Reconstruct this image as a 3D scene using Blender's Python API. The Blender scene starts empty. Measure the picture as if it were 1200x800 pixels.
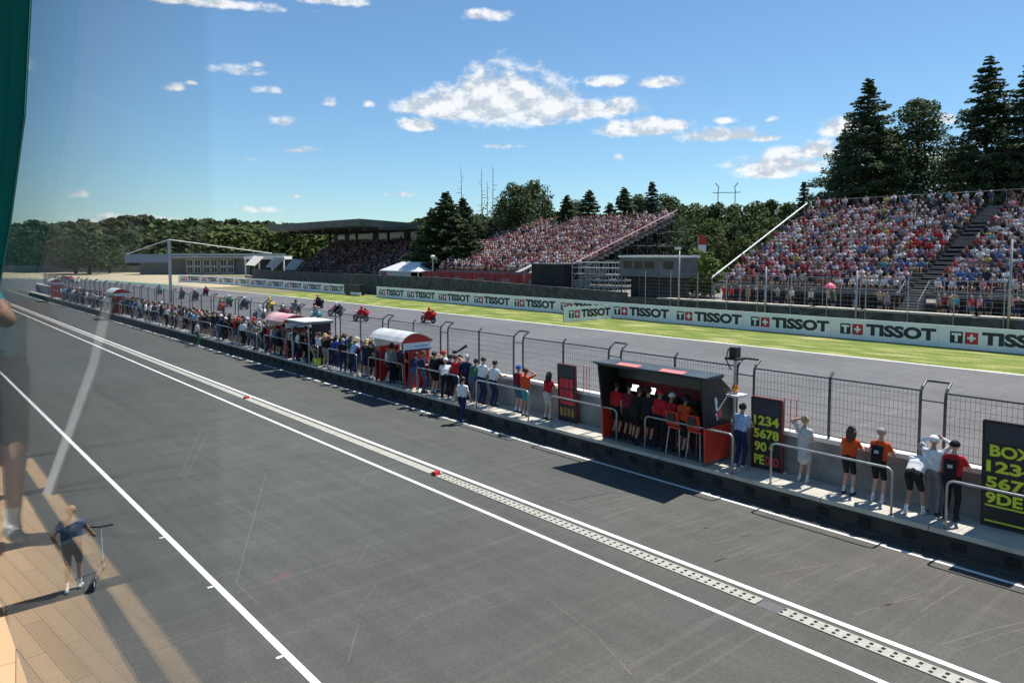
import bpy, bmesh, math, random
import numpy as np
from mathutils import Vector, Matrix, Euler
random.seed(7); rng = np.random.default_rng(7)
PI = math.pi
sc = bpy.context.scene
COL = sc.collection
# ------------------------------------------------------------------ camera model
F = 867.0; PITCH = math.radians(4); H = 6.4
YAW = math.atan(742 * math.cos(PITCH) / F)
CX = 600.0; CY = 400 - (104 - F * math.tan(PITCH))
_sy, _cy = math.sin(YAW), math.cos(YAW)
VR = Vector((_cy, -_sy, 0)); VF = Vector((_sy * math.cos(PITCH), _cy * math.cos(PITCH), -math.sin(PITCH)))
VU = Vector((_sy * math.sin(PITCH), _cy * math.sin(PITCH), math.cos(PITCH)))
def ray(px, py): return VF + VR * ((px - CX) / F) + VU * (-(py - CY) / F)
def gp(px, py, z=0.0):
    d = ray(px, py); t = (z - H) / d.z; return d.x * t, d.y * t
def atx(px, py, X):
    d = ray(px, py); t = X / d.x; return Vector((X, d.y * t, H + d.z * t))
def at_dist(px, D):
    d = ray(px, 300); h = math.hypot(d.x, d.y); return d.x / h * D, d.y / h * D
cd = bpy.data.cameras.new('camera'); cam = bpy.data.objects.new('camera', cd); COL.objects.link(cam)
cd.sensor_width = 36; cd.lens = 36 * F / 1200; cd.shift_y = -(400 - CY) / 1200
cd.clip_start = 0.02; cd.clip_end = 6000
M = Matrix((VR, VU, -VF)).transposed().to_4x4(); M.translation = Vector((0, 0, H)); cam.matrix_world = M
sc.camera = cam

# ------------------------------------------------------------------ materials
MATS = {}
def _c(c): return (c[0], c[1], c[2], 1)
def mat(name, col, rough=0.6, metal=0.0, var=0.0, scale=3.0, col2=None, bump=0.0, bscale=30, spec=0.5, trans=0.0):
    if name in MATS: return MATS[name]
    m = bpy.data.materials.new(name); m.use_nodes = True; nt = m.node_tree; b = nt.nodes['Principled BSDF']
    b.inputs['Base Color'].default_value = _c(col); b.inputs['Roughness'].default_value = rough
    b.inputs['Metallic'].default_value = metal; b.inputs['Specular IOR Level'].default_value = spec
    if var > 0 or col2:
        tc = nt.nodes.new('ShaderNodeTexCoord'); n = nt.nodes.new('ShaderNodeTexNoise'); n.inputs['Scale'].default_value = scale
        n.inputs['Detail'].default_value = 5; r = nt.nodes.new('ShaderNodeValToRGB')
        c2 = col2 or tuple(x * (1 + var) for x in col); c1 = col if col2 else tuple(x * (1 - var) for x in col)
        r.color_ramp.elements[0].position = .35; r.color_ramp.elements[1].position = .65
        r.color_ramp.elements[0].color = _c(c1); r.color_ramp.elements[1].color = _c(c2)
        nt.links.new(tc.outputs['Object'], n.inputs['Vector']); nt.links.new(n.outputs['Fac'], r.inputs['Fac']); nt.links.new(r.outputs['Color'], b.inputs['Base Color'])
    if bump > 0:
        tc = nt.nodes.new('ShaderNodeTexCoord'); n = nt.nodes.new('ShaderNodeTexNoise'); n.inputs['Scale'].default_value = bscale
        n.inputs['Detail'].default_value = 4; bp = nt.nodes.new('ShaderNodeBump'); bp.inputs['Strength'].default_value = bump
        nt.links.new(tc.outputs['Object'], n.inputs['Vector']); nt.links.new(n.outputs['Fac'], bp.inputs['Height']); nt.links.new(bp.outputs['Normal'], b.inputs['Normal'])
    if trans > 0:
        t = nt.nodes.new('ShaderNodeBsdfTranslucent'); t.inputs['Color'].default_value = _c(col); mx = nt.nodes.new('ShaderNodeMixShader'); mx.inputs[0].default_value = trans
        out = nt.nodes['Material Output']
        nt.links.new(b.outputs[0], mx.inputs[1]); nt.links.new(t.outputs[0], mx.inputs[2]); nt.links.new(mx.outputs[0], out.inputs[0])
    MATS[name] = m; return m
def emit_mat(name, col, st):
    if name in MATS: return MATS[name]
    m = mat(name, col); b = m.node_tree.nodes['Principled BSDF']; b.inputs['Emission Color'].default_value = _c(col); b.inputs['Emission Strength'].default_value = st
    return m
def attr_mat(name, attr='col', rough=0.8, trans=0.0, spec=.3):
    m = bpy.data.materials.new(name); m.use_nodes = True; nt = m.node_tree; b = nt.nodes['Principled BSDF']
    a = nt.nodes.new('ShaderNodeAttribute'); a.attribute_name = attr
    nt.links.new(a.outputs['Color'], b.inputs['Base Color']); b.inputs['Roughness'].default_value = rough; b.inputs['Specular IOR Level'].default_value = spec
    if trans > 0:
        t = nt.nodes.new('ShaderNodeBsdfTranslucent'); mx = nt.nodes.new('ShaderNodeMixShader'); mx.inputs[0].default_value = trans
        nt.links.new(a.outputs['Color'], t.inputs['Color']); nt.links.new(b.outputs[0], mx.inputs[1]); nt.links.new(t.outputs[0], mx.inputs[2])
        nt.links.new(mx.outputs[0], nt.nodes['Material Output'].inputs[0])
    return m
def asphalt(name, base, tint, pos_stains=(), streak=0.5):
    m = bpy.data.materials.new(name); m.use_nodes = True; nt = m.node_tree; N = nt.nodes.new; L = nt.links.new; b = nt.nodes['Principled BSDF']
    tc = N('ShaderNodeTexCoord')
    def noise(sc3, scale, det=4, rot=0):
        mp = N('ShaderNodeMapping'); mp.inputs['Scale'].default_value = sc3; mp.inputs['Rotation'].default_value = (0, 0, rot); L(tc.outputs['Object'], mp.inputs['Vector'])
        n = N('ShaderNodeTexNoise'); n.inputs['Scale'].default_value = scale; n.inputs['Detail'].default_value = det; L(mp.outputs[0], n.inputs['Vector']); return n.outputs['Fac']
    def ramp(f, a, b_, ca, cb):
        r = N('ShaderNodeValToRGB'); r.color_ramp.elements[0].position = a; r.color_ramp.elements[1].position = b_
        r.color_ramp.elements[0].color = _c(ca); r.color_ramp.elements[1].color = _c(cb); L(f, r.inputs['Fac']); return r.outputs['Color']
    def mul(a, b_, fac=1.0):
        x = N('ShaderNodeMix'); x.data_type = 'RGBA'; x.blend_type = 'MULTIPLY'; x.inputs['Factor'].default_value = fac; L(a, x.inputs['A']); L(b_, x.inputs['B']); return x.outputs['Result']
    c = ramp(noise((1, 1, 1), .13, 6), .35, .65, base, tint)
    c = mul(c, ramp(noise((1, 1, 1), .9, 6), .3, .7, (.90,) * 3, (1.10,) * 3))
    c = mul(c, ramp(noise((1, 1, 1), 14, 5), .32, .68, (.88,) * 3, (1.13,) * 3)); c = mul(c, ramp(noise((1, 1, 1), 45, 3), .3, .7, (.76,) * 3, (1.26,) * 3))
    c = mul(c, ramp(noise((1, 1, 1), 160, 2), .35, .65, (.75,) * 3, (1.25,) * 3))
    c = mul(c, ramp(noise((1.6, .05, 1), 2.2, 5, .03), .38, .62, (.86,) * 3, (1.08,) * 3), streak)
    c = mul(c, ramp(noise((.10, 4.2, 1), 1.0, 4, .32), .54, .70, (1,) * 3, (1.34, 1.32, 1.29)), streak)
    c = mul(c, ramp(noise((.16, 5.4, 1), 1.0, 3, -.25), .58, .70, (1,) * 3, (1.35,) * 3), streak)
    for (x, y, r, sx, sy, col) in pos_stains:
        mp = N('ShaderNodeMapping'); mp.vector_type = 'TEXTURE'; mp.inputs['Location'].default_value = (x, y, 0); mp.inputs['Rotation'].default_value = (0, 0, r); mp.inputs['Scale'].default_value = (sx, sy, 1)
        L(tc.outputs['Object'], mp.inputs['Vector']); ln = N('ShaderNodeVectorMath'); ln.operation = 'LENGTH'; L(mp.outputs[0], ln.inputs[0])
        n2 = N('ShaderNodeMath'); n2.operation = 'MULTIPLY_ADD'; L(noise((1, 1, 1), 5), n2.inputs[0]); n2.inputs[1].default_value = 1.4; L(ln.outputs['Value'], n2.inputs[2])
        mr = N('ShaderNodeMapRange'); mr.inputs['From Min'].default_value = .8; mr.inputs['From Max'].default_value = 1.6; mr.inputs['To Min'].default_value = .45; mr.inputs['To Max'].default_value = 0; L(n2.outputs[0], mr.inputs['Value'])
        x_ = N('ShaderNodeMix'); x_.data_type = 'RGBA'; L(mr.outputs[0], x_.inputs['Factor']); L(c, x_.inputs['A']); x_.inputs['B'].default_value = _c(col); c = x_.outputs['Result']
    # the lane turns browner towards the right-hand (low Y) end
    sx_ = N('ShaderNodeSeparateXYZ'); L(tc.outputs['Object'], sx_.inputs[0]); mr = N('ShaderNodeMapRange'); mr.inputs['From Min'].default_value = 16; mr.inputs['From Max'].default_value = 5; L(sx_.outputs['Y'], mr.inputs['Value'])
    n3 = N('ShaderNodeMath'); n3.operation = 'MULTIPLY'; L(mr.outputs[0], n3.inputs[0]); L(noise((1, 1, 1), .35, 3), n3.inputs[1]); x_ = N('ShaderNodeMix'); x_.data_type = 'RGBA'; x_.blend_type = 'MULTIPLY'; L(n3.outputs[0], x_.inputs['Factor']); L(c, x_.inputs['A']); x_.inputs['B'].default_value = (1.22, 1.0, .92, 1); c = x_.outputs['Result']
    L(c, b.inputs['Base Color']); b.inputs['Roughness'].default_value = .82; b.inputs['Specular IOR Level'].default_value = .35
    bp = N('ShaderNodeBump'); bp.inputs['Strength'].default_value = .35; bp.inputs['Distance'].default_value = .01; L(noise((1, 1, 1), 90, 3), bp.inputs['Height']); L(bp.outputs[0], b.inputs['Normal'])
    return m
def grass_mat():
    m = bpy.data.materials.new('grass'); m.use_nodes = True; nt = m.node_tree; N = nt.nodes.new; L = nt.links.new; b = nt.nodes['Principled BSDF']
    tc = N('ShaderNodeTexCoord')
    def nz(scale, s3=(1, 1, 1), det=5):
        mp = N('ShaderNodeMapping'); mp.inputs['Scale'].default_value = s3; L(tc.outputs['Object'], mp.inputs['Vector'])
        n = N('ShaderNodeTexNoise'); n.inputs['Scale'].default_value = scale; n.inputs['Detail'].default_value = det; L(mp.outputs[0], n.inputs['Vector']); return n.outputs['Fac']
    r = N('ShaderNodeValToRGB'); e = r.color_ramp.elements; e[0].position = .3; e[0].color = (.085, .135, .024, 1); e[1].position = .70; e[1].color = (.36, .33, .15, 1)
    k = e.new(.5); k.color = (.16, .20, .040, 1); L(nz(.55, (1.6, .5, 1), 7), r.inputs['Fac'])
    r2 = N('ShaderNodeValToRGB'); r2.color_ramp.elements[0].color = (.6, .6, .6, 1); r2.color_ramp.elements[1].color = (1.4, 1.4, 1.3, 1); r2.color_ramp.elements[0].position = .3; r2.color_ramp.elements[1].position = .7
    L(nz(7), r2.inputs['Fac']); x = N('ShaderNodeMix'); x.data_type = 'RGBA'; x.blend_type = 'MULTIPLY'; x.inputs['Factor'].default_value = 1; L(r.outputs[0], x.inputs['A']); L(r2.outputs[0], x.inputs['B'])
    L(x.outputs['Result'], b.inputs['Base Color']); b.inputs['Roughness'].default_value = .9; b.inputs['Specular IOR Level'].default_value = .2
    bp = N('ShaderNodeBump'); bp.inputs['Strength'].default_value = .6; bp.inputs['Distance'].default_value = .05; L(nz(9), bp.inputs['Height']); L(bp.outputs[0], b.inputs['Normal'])
    return m

# ------------------------------------------------------------------ object helpers
def tag(o, label=None, cat=None, group=None, kind=None):
    if label: o['label'] = label
    if cat: o['category'] = cat
    if group: o['group'] = group
    if kind: o['kind'] = kind
    return o
def thing(name, label, cat, loc=(0, 0, 0), rz=0.0, group=None):
    o = bpy.data.objects.new(name, None); COL.objects.link(o); o.location = loc; o.rotation_euler = (0, 0, rz); o.empty_display_size = .2
    return tag(o, label, cat, group)
def copy_tree(o, parent=None):
    c = o.copy(); COL.objects.link(c); c.parent = parent
    for ch in KIDS.get(o.name, []): copy_tree(ch, c)
    return c
KIDS = {}
def link_mesh(name, me, parent=None):
    o = bpy.data.objects.new(name, me); COL.objects.link(o)
    if parent is not None:
        o.parent = parent; KIDS.setdefault(parent.name, []).append(o)
    return o
class MB:
    def __init__(s, org=(0, 0, 0)): s.v = []; s.f = []; s.m = []; s.org = Vector(org)
    def add(s, vs, fs, m=0):
        k = len(s.v); s.v += [tuple(Vector(v) - s.org) for v in vs]; s.f += [tuple(i + k for i in f) for f in fs]; s.m += [m] * len(fs); return s
    def box(s, x0, x1, y0, y1, z0, z1, m=0):
        vs = [(x, y, z) for z in (z0, z1) for y in (y0, y1) for x in (x0, x1)]
        return s.add(vs, [(0, 2, 3, 1), (4, 5, 7, 6), (0, 1, 5, 4), (2, 6, 7, 3), (0, 4, 6, 2), (1, 3, 7, 5)], m)
    def hexa(s, b4, t4, m=0):   # bottom ring (ccw) and top ring
        return s.add(list(b4) + list(t4), [(3, 2, 1, 0), (4, 5, 6, 7), (0, 1, 5, 4), (1, 2, 6, 5), (2, 3, 7, 6), (3, 0, 4, 7)], m)
    def prism(s, poly, axis, a, b, m=0):
        n = len(poly)
        def P(p, t): return (t, p[0], p[1]) if axis == 'x' else ((p[0], t, p[1]) if axis == 'y' else (p[0], p[1], t))
        vs = [P(p, a) for p in poly] + [P(p, b) for p in poly]
        fs = [tuple(range(n))[::-1], tuple(range(n, 2 * n))] + [(i, (i + 1) % n, n + (i + 1) % n, n + i) for i in range(n)]
        return s.add(vs, fs, m)
    def tube(s, pts, r, seg=8, m=0, cap=True):
        pts = [Vector(p) for p in pts]; rs = r if isinstance(r, (list, tuple)) else [r] * len(pts); vs = []; n = len(pts); up = None
        for i, p in enumerate(pts):
            d = (pts[min(i + 1, n - 1)] - pts[max(i - 1, 0)]).normalized()
            if up is None: up = Vector((0, 0, 1)) if abs(d.z) < .9 else Vector((1, 0, 0))
            a = d.cross(up).normalized(); bb = a.cross(d).normalized(); up = bb
            for k in range(seg):
                t = 2 * PI * k / seg; vs.append(p + (a * math.cos(t) + bb * math.sin(t)) * rs[i])
        fs = [(i * seg + k, i * seg + (k + 1) % seg, (i + 1) * seg + (k + 1) % seg, (i + 1) * seg + k) for i in range(n - 1) for k in range(seg)]
        if cap: fs += [tuple(range(seg))[::-1], tuple((n - 1) * seg + k for k in range(seg))]
        return s.add(vs, fs, m)
    def disc(s, c, n, r, r2, w, seg=20, m=0):    # ring/wheel around axis n
        c = Vector(c); n = Vector(n).normalized(); a = n.orthogonal().normalized(); b = n.cross(a); vs = []
        for (rr, ww) in ((r, -w), (r, w), (r2, w), (r2, -w)):
            for k in range(seg):
                t = 2 * PI * k / seg; vs.append(c + a * rr * math.cos(t) + b * rr * math.sin(t) + n * ww)
        fs = []
        for q in range(4):
            q2 = (q + 1) % 4
            fs += [(q * seg + k, q * seg + (k + 1) % seg, q2 * seg + (k + 1) % seg, q2 * seg + k) for k in range(seg)]
        return s.add(vs, fs, m)
    def sphere(s, c, r, m=0, seg=12, rings=8):
        rx, ry, rz = r if isinstance(r, (tuple, list)) else (r, r, r); c = Vector(c); vs = []
        for i in range(rings + 1):
            ph = PI * i / rings
            for k in range(seg):
                t = 2 * PI * k / seg; vs.append(c + Vector((rx * math.sin(ph) * math.cos(t), ry * math.sin(ph) * math.sin(t), rz * math.cos(ph))))
        fs = [(i * seg + k, (i + 1) * seg + k, (i + 1) * seg + (k + 1) % seg, i * seg + (k + 1) % seg) for i in range(rings) for k in range(seg)]
        return s.add(vs, fs, m)
    def mesh(s, name, mats, smooth=False, bevel=0):
        me = bpy.data.meshes.new(name); me.from_pydata(s.v, [], s.f); me.polygons.foreach_set('material_index', s.m)
        for x in (mats if isinstance(mats, (list, tuple)) else [mats]): me.materials.append(x)
        if smooth: me.polygons.foreach_set('use_smooth', [True] * len(s.f))
        me.validate(); me.update(); return me
    def build(s, name, mats, parent=None, smooth=False):
        return link_mesh(name, s.mesh(name, mats, smooth), parent)
def np_mesh(name, V, Fq, mat_, cols=None, parent=None):
    me = bpy.data.meshes.new(name); V = np.asarray(V, dtype=np.float32); Fq = np.asarray(Fq, dtype=np.int32); k = Fq.shape[1]
    me.vertices.add(len(V)); me.vertices.foreach_set('co', V.ravel()); me.loops.add(Fq.size); me.loops.foreach_set('vertex_index', Fq.ravel())
    me.polygons.add(len(Fq)); me.polygons.foreach_set('loop_start', np.arange(0, Fq.size, k, dtype=np.int32)); me.update(calc_edges=True)
    if cols is not None:
        a = me.color_attributes.new('col', 'FLOAT_COLOR', 'POINT'); c4 = np.ones((len(V), 4), dtype=np.float32); c4[:, :3] = cols; a.data.foreach_set('color', c4.ravel())
    me.materials.append(mat_); me.validate()
    return link_mesh(name, me, parent)
def structure(name, mb, m, label=None):
    o = mb.build(name, m); return tag(o, label, None, None, 'structure')
def text_mesh(txt, size, bold=0.0, ext=0.004, sx=1.0, align='CENTER'):
    c = bpy.data.curves.new('t', 'FONT'); c.body = txt; c.size = size; c.offset = bold; c.extrude = ext; c.align_x = align; c.align_y = 'CENTER'; c.resolution_u = 3
    o = bpy.data.objects.new('t', c); COL.objects.link(o); bpy.context.view_layer.update()
    me = bpy.data.meshes.new_from_object(o.evaluated_get(bpy.context.evaluated_depsgraph_get())); bpy.data.objects.remove(o); bpy.data.curves.remove(c)
    if sx != 1.0:
        for v in me.vertices: v.co.x *= sx
    return me
def fit_text(txt, w, h, bold=.03):
    me = text_mesh(txt, 1.0, bold, .003); xs = [v.co.x for v in me.vertices]; ys = [v.co.y for v in me.vertices]; x0, x1, y0, y1 = min(xs), max(xs), min(ys), max(ys)
    for v in me.vertices: v.co.x = (v.co.x - (x0 + x1) / 2) / (x1 - x0) * w; v.co.y = (v.co.y - (y0 + y1) / 2) / (y1 - y0) * h
    return me
def add_text(parent, txt, size, loc, rot, m, bold=0.0, sx=1.0, name='lettering', ext=.004):
    me = text_mesh(txt, size, bold, ext, sx); me.materials.clear(); me.materials.append(m)
    me.transform(Matrix.Translation(Vector(loc)) @ Euler(rot).to_matrix().to_4x4()); return link_mesh(name, me, parent)
# ------------------------------------------------------------------ people
SKIN = [mat('skin_light', (.52, .30, .21), .55), mat('skin_tan', (.40, .21, .13), .55), mat('skin_brown', (.26, .13, .08), .55)]
def cloth(n, c): return mat('cloth_' + n, c, .85, var=.18, scale=9, spec=.2, bump=.55, bscale=11)
CL = {k: cloth(k, v) for k, v in dict(white=(.72, .72, .72), black=(.018, .018, .02), navy=(.02, .03, .085), blue=(.04, .10, .36), sky=(.36, .47, .68), red=(.50, .02, .025),
      orange=(.72, .09, .02), pink=(.62, .25, .30), grey=(.22, .22, .23), pale=(.50, .50, .49), green=(.06, .16, .08), yellow=(.72, .55, .06), maroon=(.18, .02, .035), khaki=(.32, .27, .17), teal=(.05, .28, .34), denim=(.07, .11, .19), lime=(.55, .75, .05)).items()}
HAIRC = dict(brown=mat('hair_brown', (.07, .035, .018), .6), dark=mat('hair_dark', (.015, .012, .01), .6), blond=mat('hair_blond', (.38, .27, .13), .6), grey=mat('hair_grey', (.33, .32, .30), .7))
SHOE_W = mat('shoe_white', (.6, .6, .6), .6); SHOE_D = mat('shoe_dark', (.03, .03, .03), .6); EYE = mat('eye_dark', (.02, .015, .01), .3)

def _caps_mesh(caps, seg=12):
    mb = MB()
    for (a, b, ra, rb, reg) in caps:
        a = Vector(a); b = Vector(b); d = b - a
        if d.length < 1e-5: b = a + Vector((0, 0, 1e-4)); d = b - a
        d.normalize(); pts = []; rs = []
        for k in (90, 65, 40, 18): pts.append(a - d * ra * math.sin(math.radians(k))); rs.append(max(ra * math.cos(math.radians(k)), ra * .02))
        pts.append(a); rs.append(ra); pts.append(b); rs.append(rb)
        for k in (18, 40, 65, 90): pts.append(b + d * rb * math.sin(math.radians(k))); rs.append(max(rb * math.cos(math.radians(k)), rb * .02))
        mb.tube(pts, rs, seg)
    return mb
def ik(a, b, l1, l2, hint):
    a = Vector(a); b = Vector(b); d = b - a; L = min(d.length, (l1 + l2) * .998); d.normalize(); b = a + d * L
    x = (l1 * l1 - l2 * l2 + L * L) / (2 * L); h = math.sqrt(max(l1 * l1 - x * x, 0)); hv = Vector(hint); hv = (hv - d * hv.dot(d)).normalized()
    return a + d * x + hv * h, b
def make_body(name, lean=0.05, hl=(-.24, .05, .80), hr=(.24, .05, .80), fl=(-.11, .0), fr=(.11, .0), pelvis=(0, 0, .93), long_top=False, long_leg=False, skirt=False,
              head_tilt=0.0, seat=False, voxel=.018, fingers=True, feet_z=(0.0, 0.0), knee=(0, 1, 0), elbow=None, side=0.0, slim=1.0):
    P = Vector(pelvis); up = Vector((math.sin(side), math.sin(lean), math.cos(lean) * math.cos(side))).normalized(); rt = Vector((1, 0, 0)); rt = (rt - up * rt.dot(up)).normalized(); fw = up.cross(rt)
    ch = P + up * .30; nb = P + up * .50; sl = nb - up * .035 - rt * .175 * slim; sr = nb - up * .035 + rt * .175 * slim
    ht = lean * .35 + head_tilt; hu = Vector((math.sin(side) * .4, math.sin(ht), math.cos(ht))).normalized(); hf = Vector((0, math.cos(ht), -math.sin(ht)))
    hc = nb + hu * .20 + hf * .015
    caps = []
    T, B = [(9, 1)], [(9, 2)]
    for s, S in ((-1, sl), (1, sr)):
        caps.append((P + rt * s * .075 * slim + up * .02, ch + rt * s * .085 * slim, .115 * slim, .115 * slim, [(.22, 2), (9, 1)]))
        caps.append((ch + rt * s * .085 * slim, S - up * .02, .115 * slim, .075, T))
    caps.append((P + up * .05, ch, .125 * slim, .12 * slim, [(.25, 2), (9, 1)])); caps.append((ch, nb - up * .06, .13 * slim, .10, T))
    caps.append((sl, sr, .062, .062, T)); caps.append((nb - up * .05, nb + hu * .08, .062, .052, [(.35, 1), (9, 0)]))
    # head
    caps.append((hc + hu * .025 - hf * .01, hc + hu * .03 + hf * .01, .092, .088, [(9, 0)])); caps.append((hc + hf * .02 - hu * .01, hc + hf * .045 - hu * .075, .075, .045, [(9, 0)]))
    caps.append((hc + hf * .088 + hu * .01, hc + hf * .112 - hu * .025, .012, .017, [(9, 0)]))
    for s in (-1, 1):
        caps.append((hc + rt * s * .085 + hu * .01, hc + rt * s * .092 - hu * .02, .018, .013, [(9, 0)]))
        caps.append((hc + hf * .088 + rt * s * .034 + hu * .018, hc + hf * .089 + rt * s * .034 + hu * .018, .012, .012, [(9, 5)]))
    caps.append((hc + hf * .083 - hu * .06 - rt * .02, hc + hf * .083 - hu * .06 + rt * .02, .012, .012, [(9, 0)]))
    # arms
    hands = []
    for s, S, Hd in ((-1, sl, hl), (1, sr, hr)):
        hint = elbow or Vector((s * .6, -.5, -.6)); E, W = ik(S, Hd, .285, .26, hint)
        caps.append((S, E, .060, .045, T if long_top else [(.62, 1), (9, 0)])); caps.append((E, W, .043, .030, T if long_top else [(9, 0)]))
        d = (W - E).normalized(); caps.append((W, W + d * .055, .034, .038, [(9, 0)])); hands.append((W, d, s))
    # legs
    for s, f, fz in ((-1, fl, feet_z[0]), (1, fr, feet_z[1])):
        hp = P + rt * s * .09 * slim - up * .02; an = Vector((f[0], f[1], .085 + fz)); K, A = ik(hp, an, .44, .425, knee)
        lt = [(9, 2)] if long_leg else [(.86, 2), (9, 0)]
        caps.append((hp, K, .098 * (.95 if slim < 1 else 1), .062 if not long_leg else .068, lt)); caps.append((K, A, .058 if not long_leg else .066, .036 if not long_leg else .05, [(9, 2)] if long_leg else [(.72, 0), (9, 4)]))
        fd = Vector((s * .12, 1, 0)).normalized(); caps.append((A - fd * .04 - Vector((0, 0, .045)), A + fd * .13 - Vector((0, 0, .052)), .043, .033, [(9, 3)])); caps.append((A, A - Vector((0, 0, .03)), .042, .045, [(.4, 4), (9, 3)]))
    if skirt:
        caps.append((P + up * .0, P - Vector((0, -.01, .30)), .135, .165, [(9, 1)])); 
    mb = _caps_mesh(caps); me = mb.mesh(name, [SKIN[0]]); o = bpy.data.objects.new('tmp', me); COL.objects.link(o)
    md = o.modifiers.new('r', 'REMESH'); md.mode = 'VOXEL'; md.voxel_size = voxel; md.use_smooth_shade = True
    sm = o.modifiers.new('s', 'SMOOTH'); sm.factor = .5; sm.iterations = 2
    bpy.context.view_layer.update(); ev = o.evaluated_get(bpy.context.evaluated_depsgraph_get()); me2 = bpy.data.meshes.new_from_object(ev); bpy.data.objects.remove(o); bpy.data.meshes.remove(me)
    n = len(me2.polygons); ctr = np.empty(n * 3, dtype=np.float32); me2.polygons.foreach_get('center', ctr); ctr = ctr.reshape(-1, 3)
    best = np.full(n, 1e9); reg = np.zeros(n, dtype=np.int32)
    for (a, b, ra, rb, rg) in caps:
        a = np.array(a); b = np.array(b); ab = b - a; L2 = max(float(ab @ ab), 1e-8); t = np.clip((ctr - a) @ ab / L2, 0, 1); d = np.linalg.norm(ctr - (a + t[:, None] * ab), axis=1) - (ra + (rb - ra) * t)
        r_ = np.full(n, rg[-1][1]); prev = 0
        for (tm, q) in reversed(rg[:-1]): r_[t < tm] = q
        sel = d < best; best[sel] = d[sel]; reg[sel] = r_[sel]
    me2.materials.clear(); me2.name = name
    extra = MB()
    if fingers:
        for W, d, s in hands:
            sd = d.cross(Vector((0, 0, 1))); sd = sd.normalized() if sd.length > .2 else Vector((0, 1, 0)); nr = sd.cross(d).normalized()
            for k, ln in enumerate((.062, .072, .068, .052)):
                o0 = W + d * .06 + sd * (k - 1.5) * .019
                extra.tube([o0, o0 + d * ln * .5, o0 + d * ln * .8 - nr * ln * .3, o0 + d * ln * .9 - nr * ln * .55], [.010, .0095, .009, .006], 6)
            o0 = W + d * .02 - sd * .03; extra.tube([o0, o0 + d * .03 - sd * .025, o0 + d * .055 - sd * .028 - nr * .015], [.012, .011, .007], 6)
    # merge fingers
    if extra.v:
        bm = bmesh.new(); bm.from_mesh(me2); k0 = len(bm.faces); vs = [bm.verts.new(v) for v in extra.v]
        for f in extra.f:
            try: bm.faces.new([vs[i] for i in f])
            except ValueError: pass
        bm.to_mesh(me2); bm.free(); reg = np.concatenate([reg, np.zeros(len(me2.polygons) - k0, dtype=np.int32)])
    for q in (SKIN[0], CL['white'], CL['navy'], SHOE_D, CL['white'], EYE): me2.materials.append(q)
    me2.polygons.foreach_set('material_index', reg); me2.polygons.foreach_set('use_smooth', [True] * len(me2.polygons)); me2.update()
    return dict(mesh=me2, hc=hc, hu=hu, hf=hf, rt=rt, hair={})
def hair_mesh(T, style):
    if style in T['hair']: return T['hair'][style]
    hc, hu, hf, rt = T['hc'], T['hu'], T['hf'], T['rt']; mb = MB(); base = hc + hu * .03
    def P(x, y, z): return base + rt * x + hf * y + hu * z
    seg, rings = 16, 8
    def cap_(r, zmin_f, zmin_b, jitter=.004):
        vs = []; rnd = random.Random(3)
        for i in range(rings + 1):
            for k in range(seg):
                t = 2 * PI * k / seg; fr = (1 + math.sin(t)) / 2; lim = zmin_b + (zmin_f - zmin_b) * fr ** 1.5; ph = (math.pi / 2 - lim) * i / rings
                j = 1 + rnd.uniform(-jitter, jitter) / r
                vs.append(P(r * .98 * j * math.sin(ph) * math.cos(t), r * 1.04 * j * math.sin(ph) * math.sin(t), r * j * math.cos(ph)))
        mb.add(vs, [(i * seg + k, (i + 1) * seg + k, (i + 1) * seg + (k + 1) % seg, i * seg + (k + 1) % seg) for i in range(rings) for k in range(seg)])
    if style == 'short': cap_(.106, .45, -.75, .006)
    elif style == 'long':
        cap_(.108, .45, -.8, .006)
        for k in range(9):
            a = PI + PI * (k - .0) / 8; x, y = math.cos(a) * .09, math.sin(a) * .085
            mb.tube([P(x, y, .0), P(x * 1.1, y * 1.12 - .01, -.10), P(x * .95, y * 1.25 - .02, -.2), P(x * .7, y * 1.2 - .02, -.30 - .03 * (k % 3))], [.035, .036, .03, .01], 6)
    elif style == 'cap':
        cap_(.110, .18, -.25, 0)
        vs = []
        for (rr, dz) in ((.105, 0), (.19, -.02)):
            for k in range(9):
                t = PI * (.15 + .7 * k / 8); vs.append(P(rr * math.cos(t) * (.95 if rr < .15 else .5), rr * math.sin(t), .012 + dz)); 
        top = vs[:]; vs = top + [v + hu * .006 for v in top]
        mb.add(vs, [(k, k + 1, 10 + k, 9 + k) for k in range(8)] + [(18 + k, 27 + k, 28 + k, 19 + k) for k in range(8)] + [(9 + k, 10 + k, 28 + k, 27 + k) for k in range(8)])
    elif style == 'helmet':
        mb.sphere(hc + hu * .02, (.135, .145, .14), 0, 14, 10)
    me = mb.mesh('hair_' + style, [HAIRC['brown']], True); T['hair'][style] = me; return me
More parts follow.
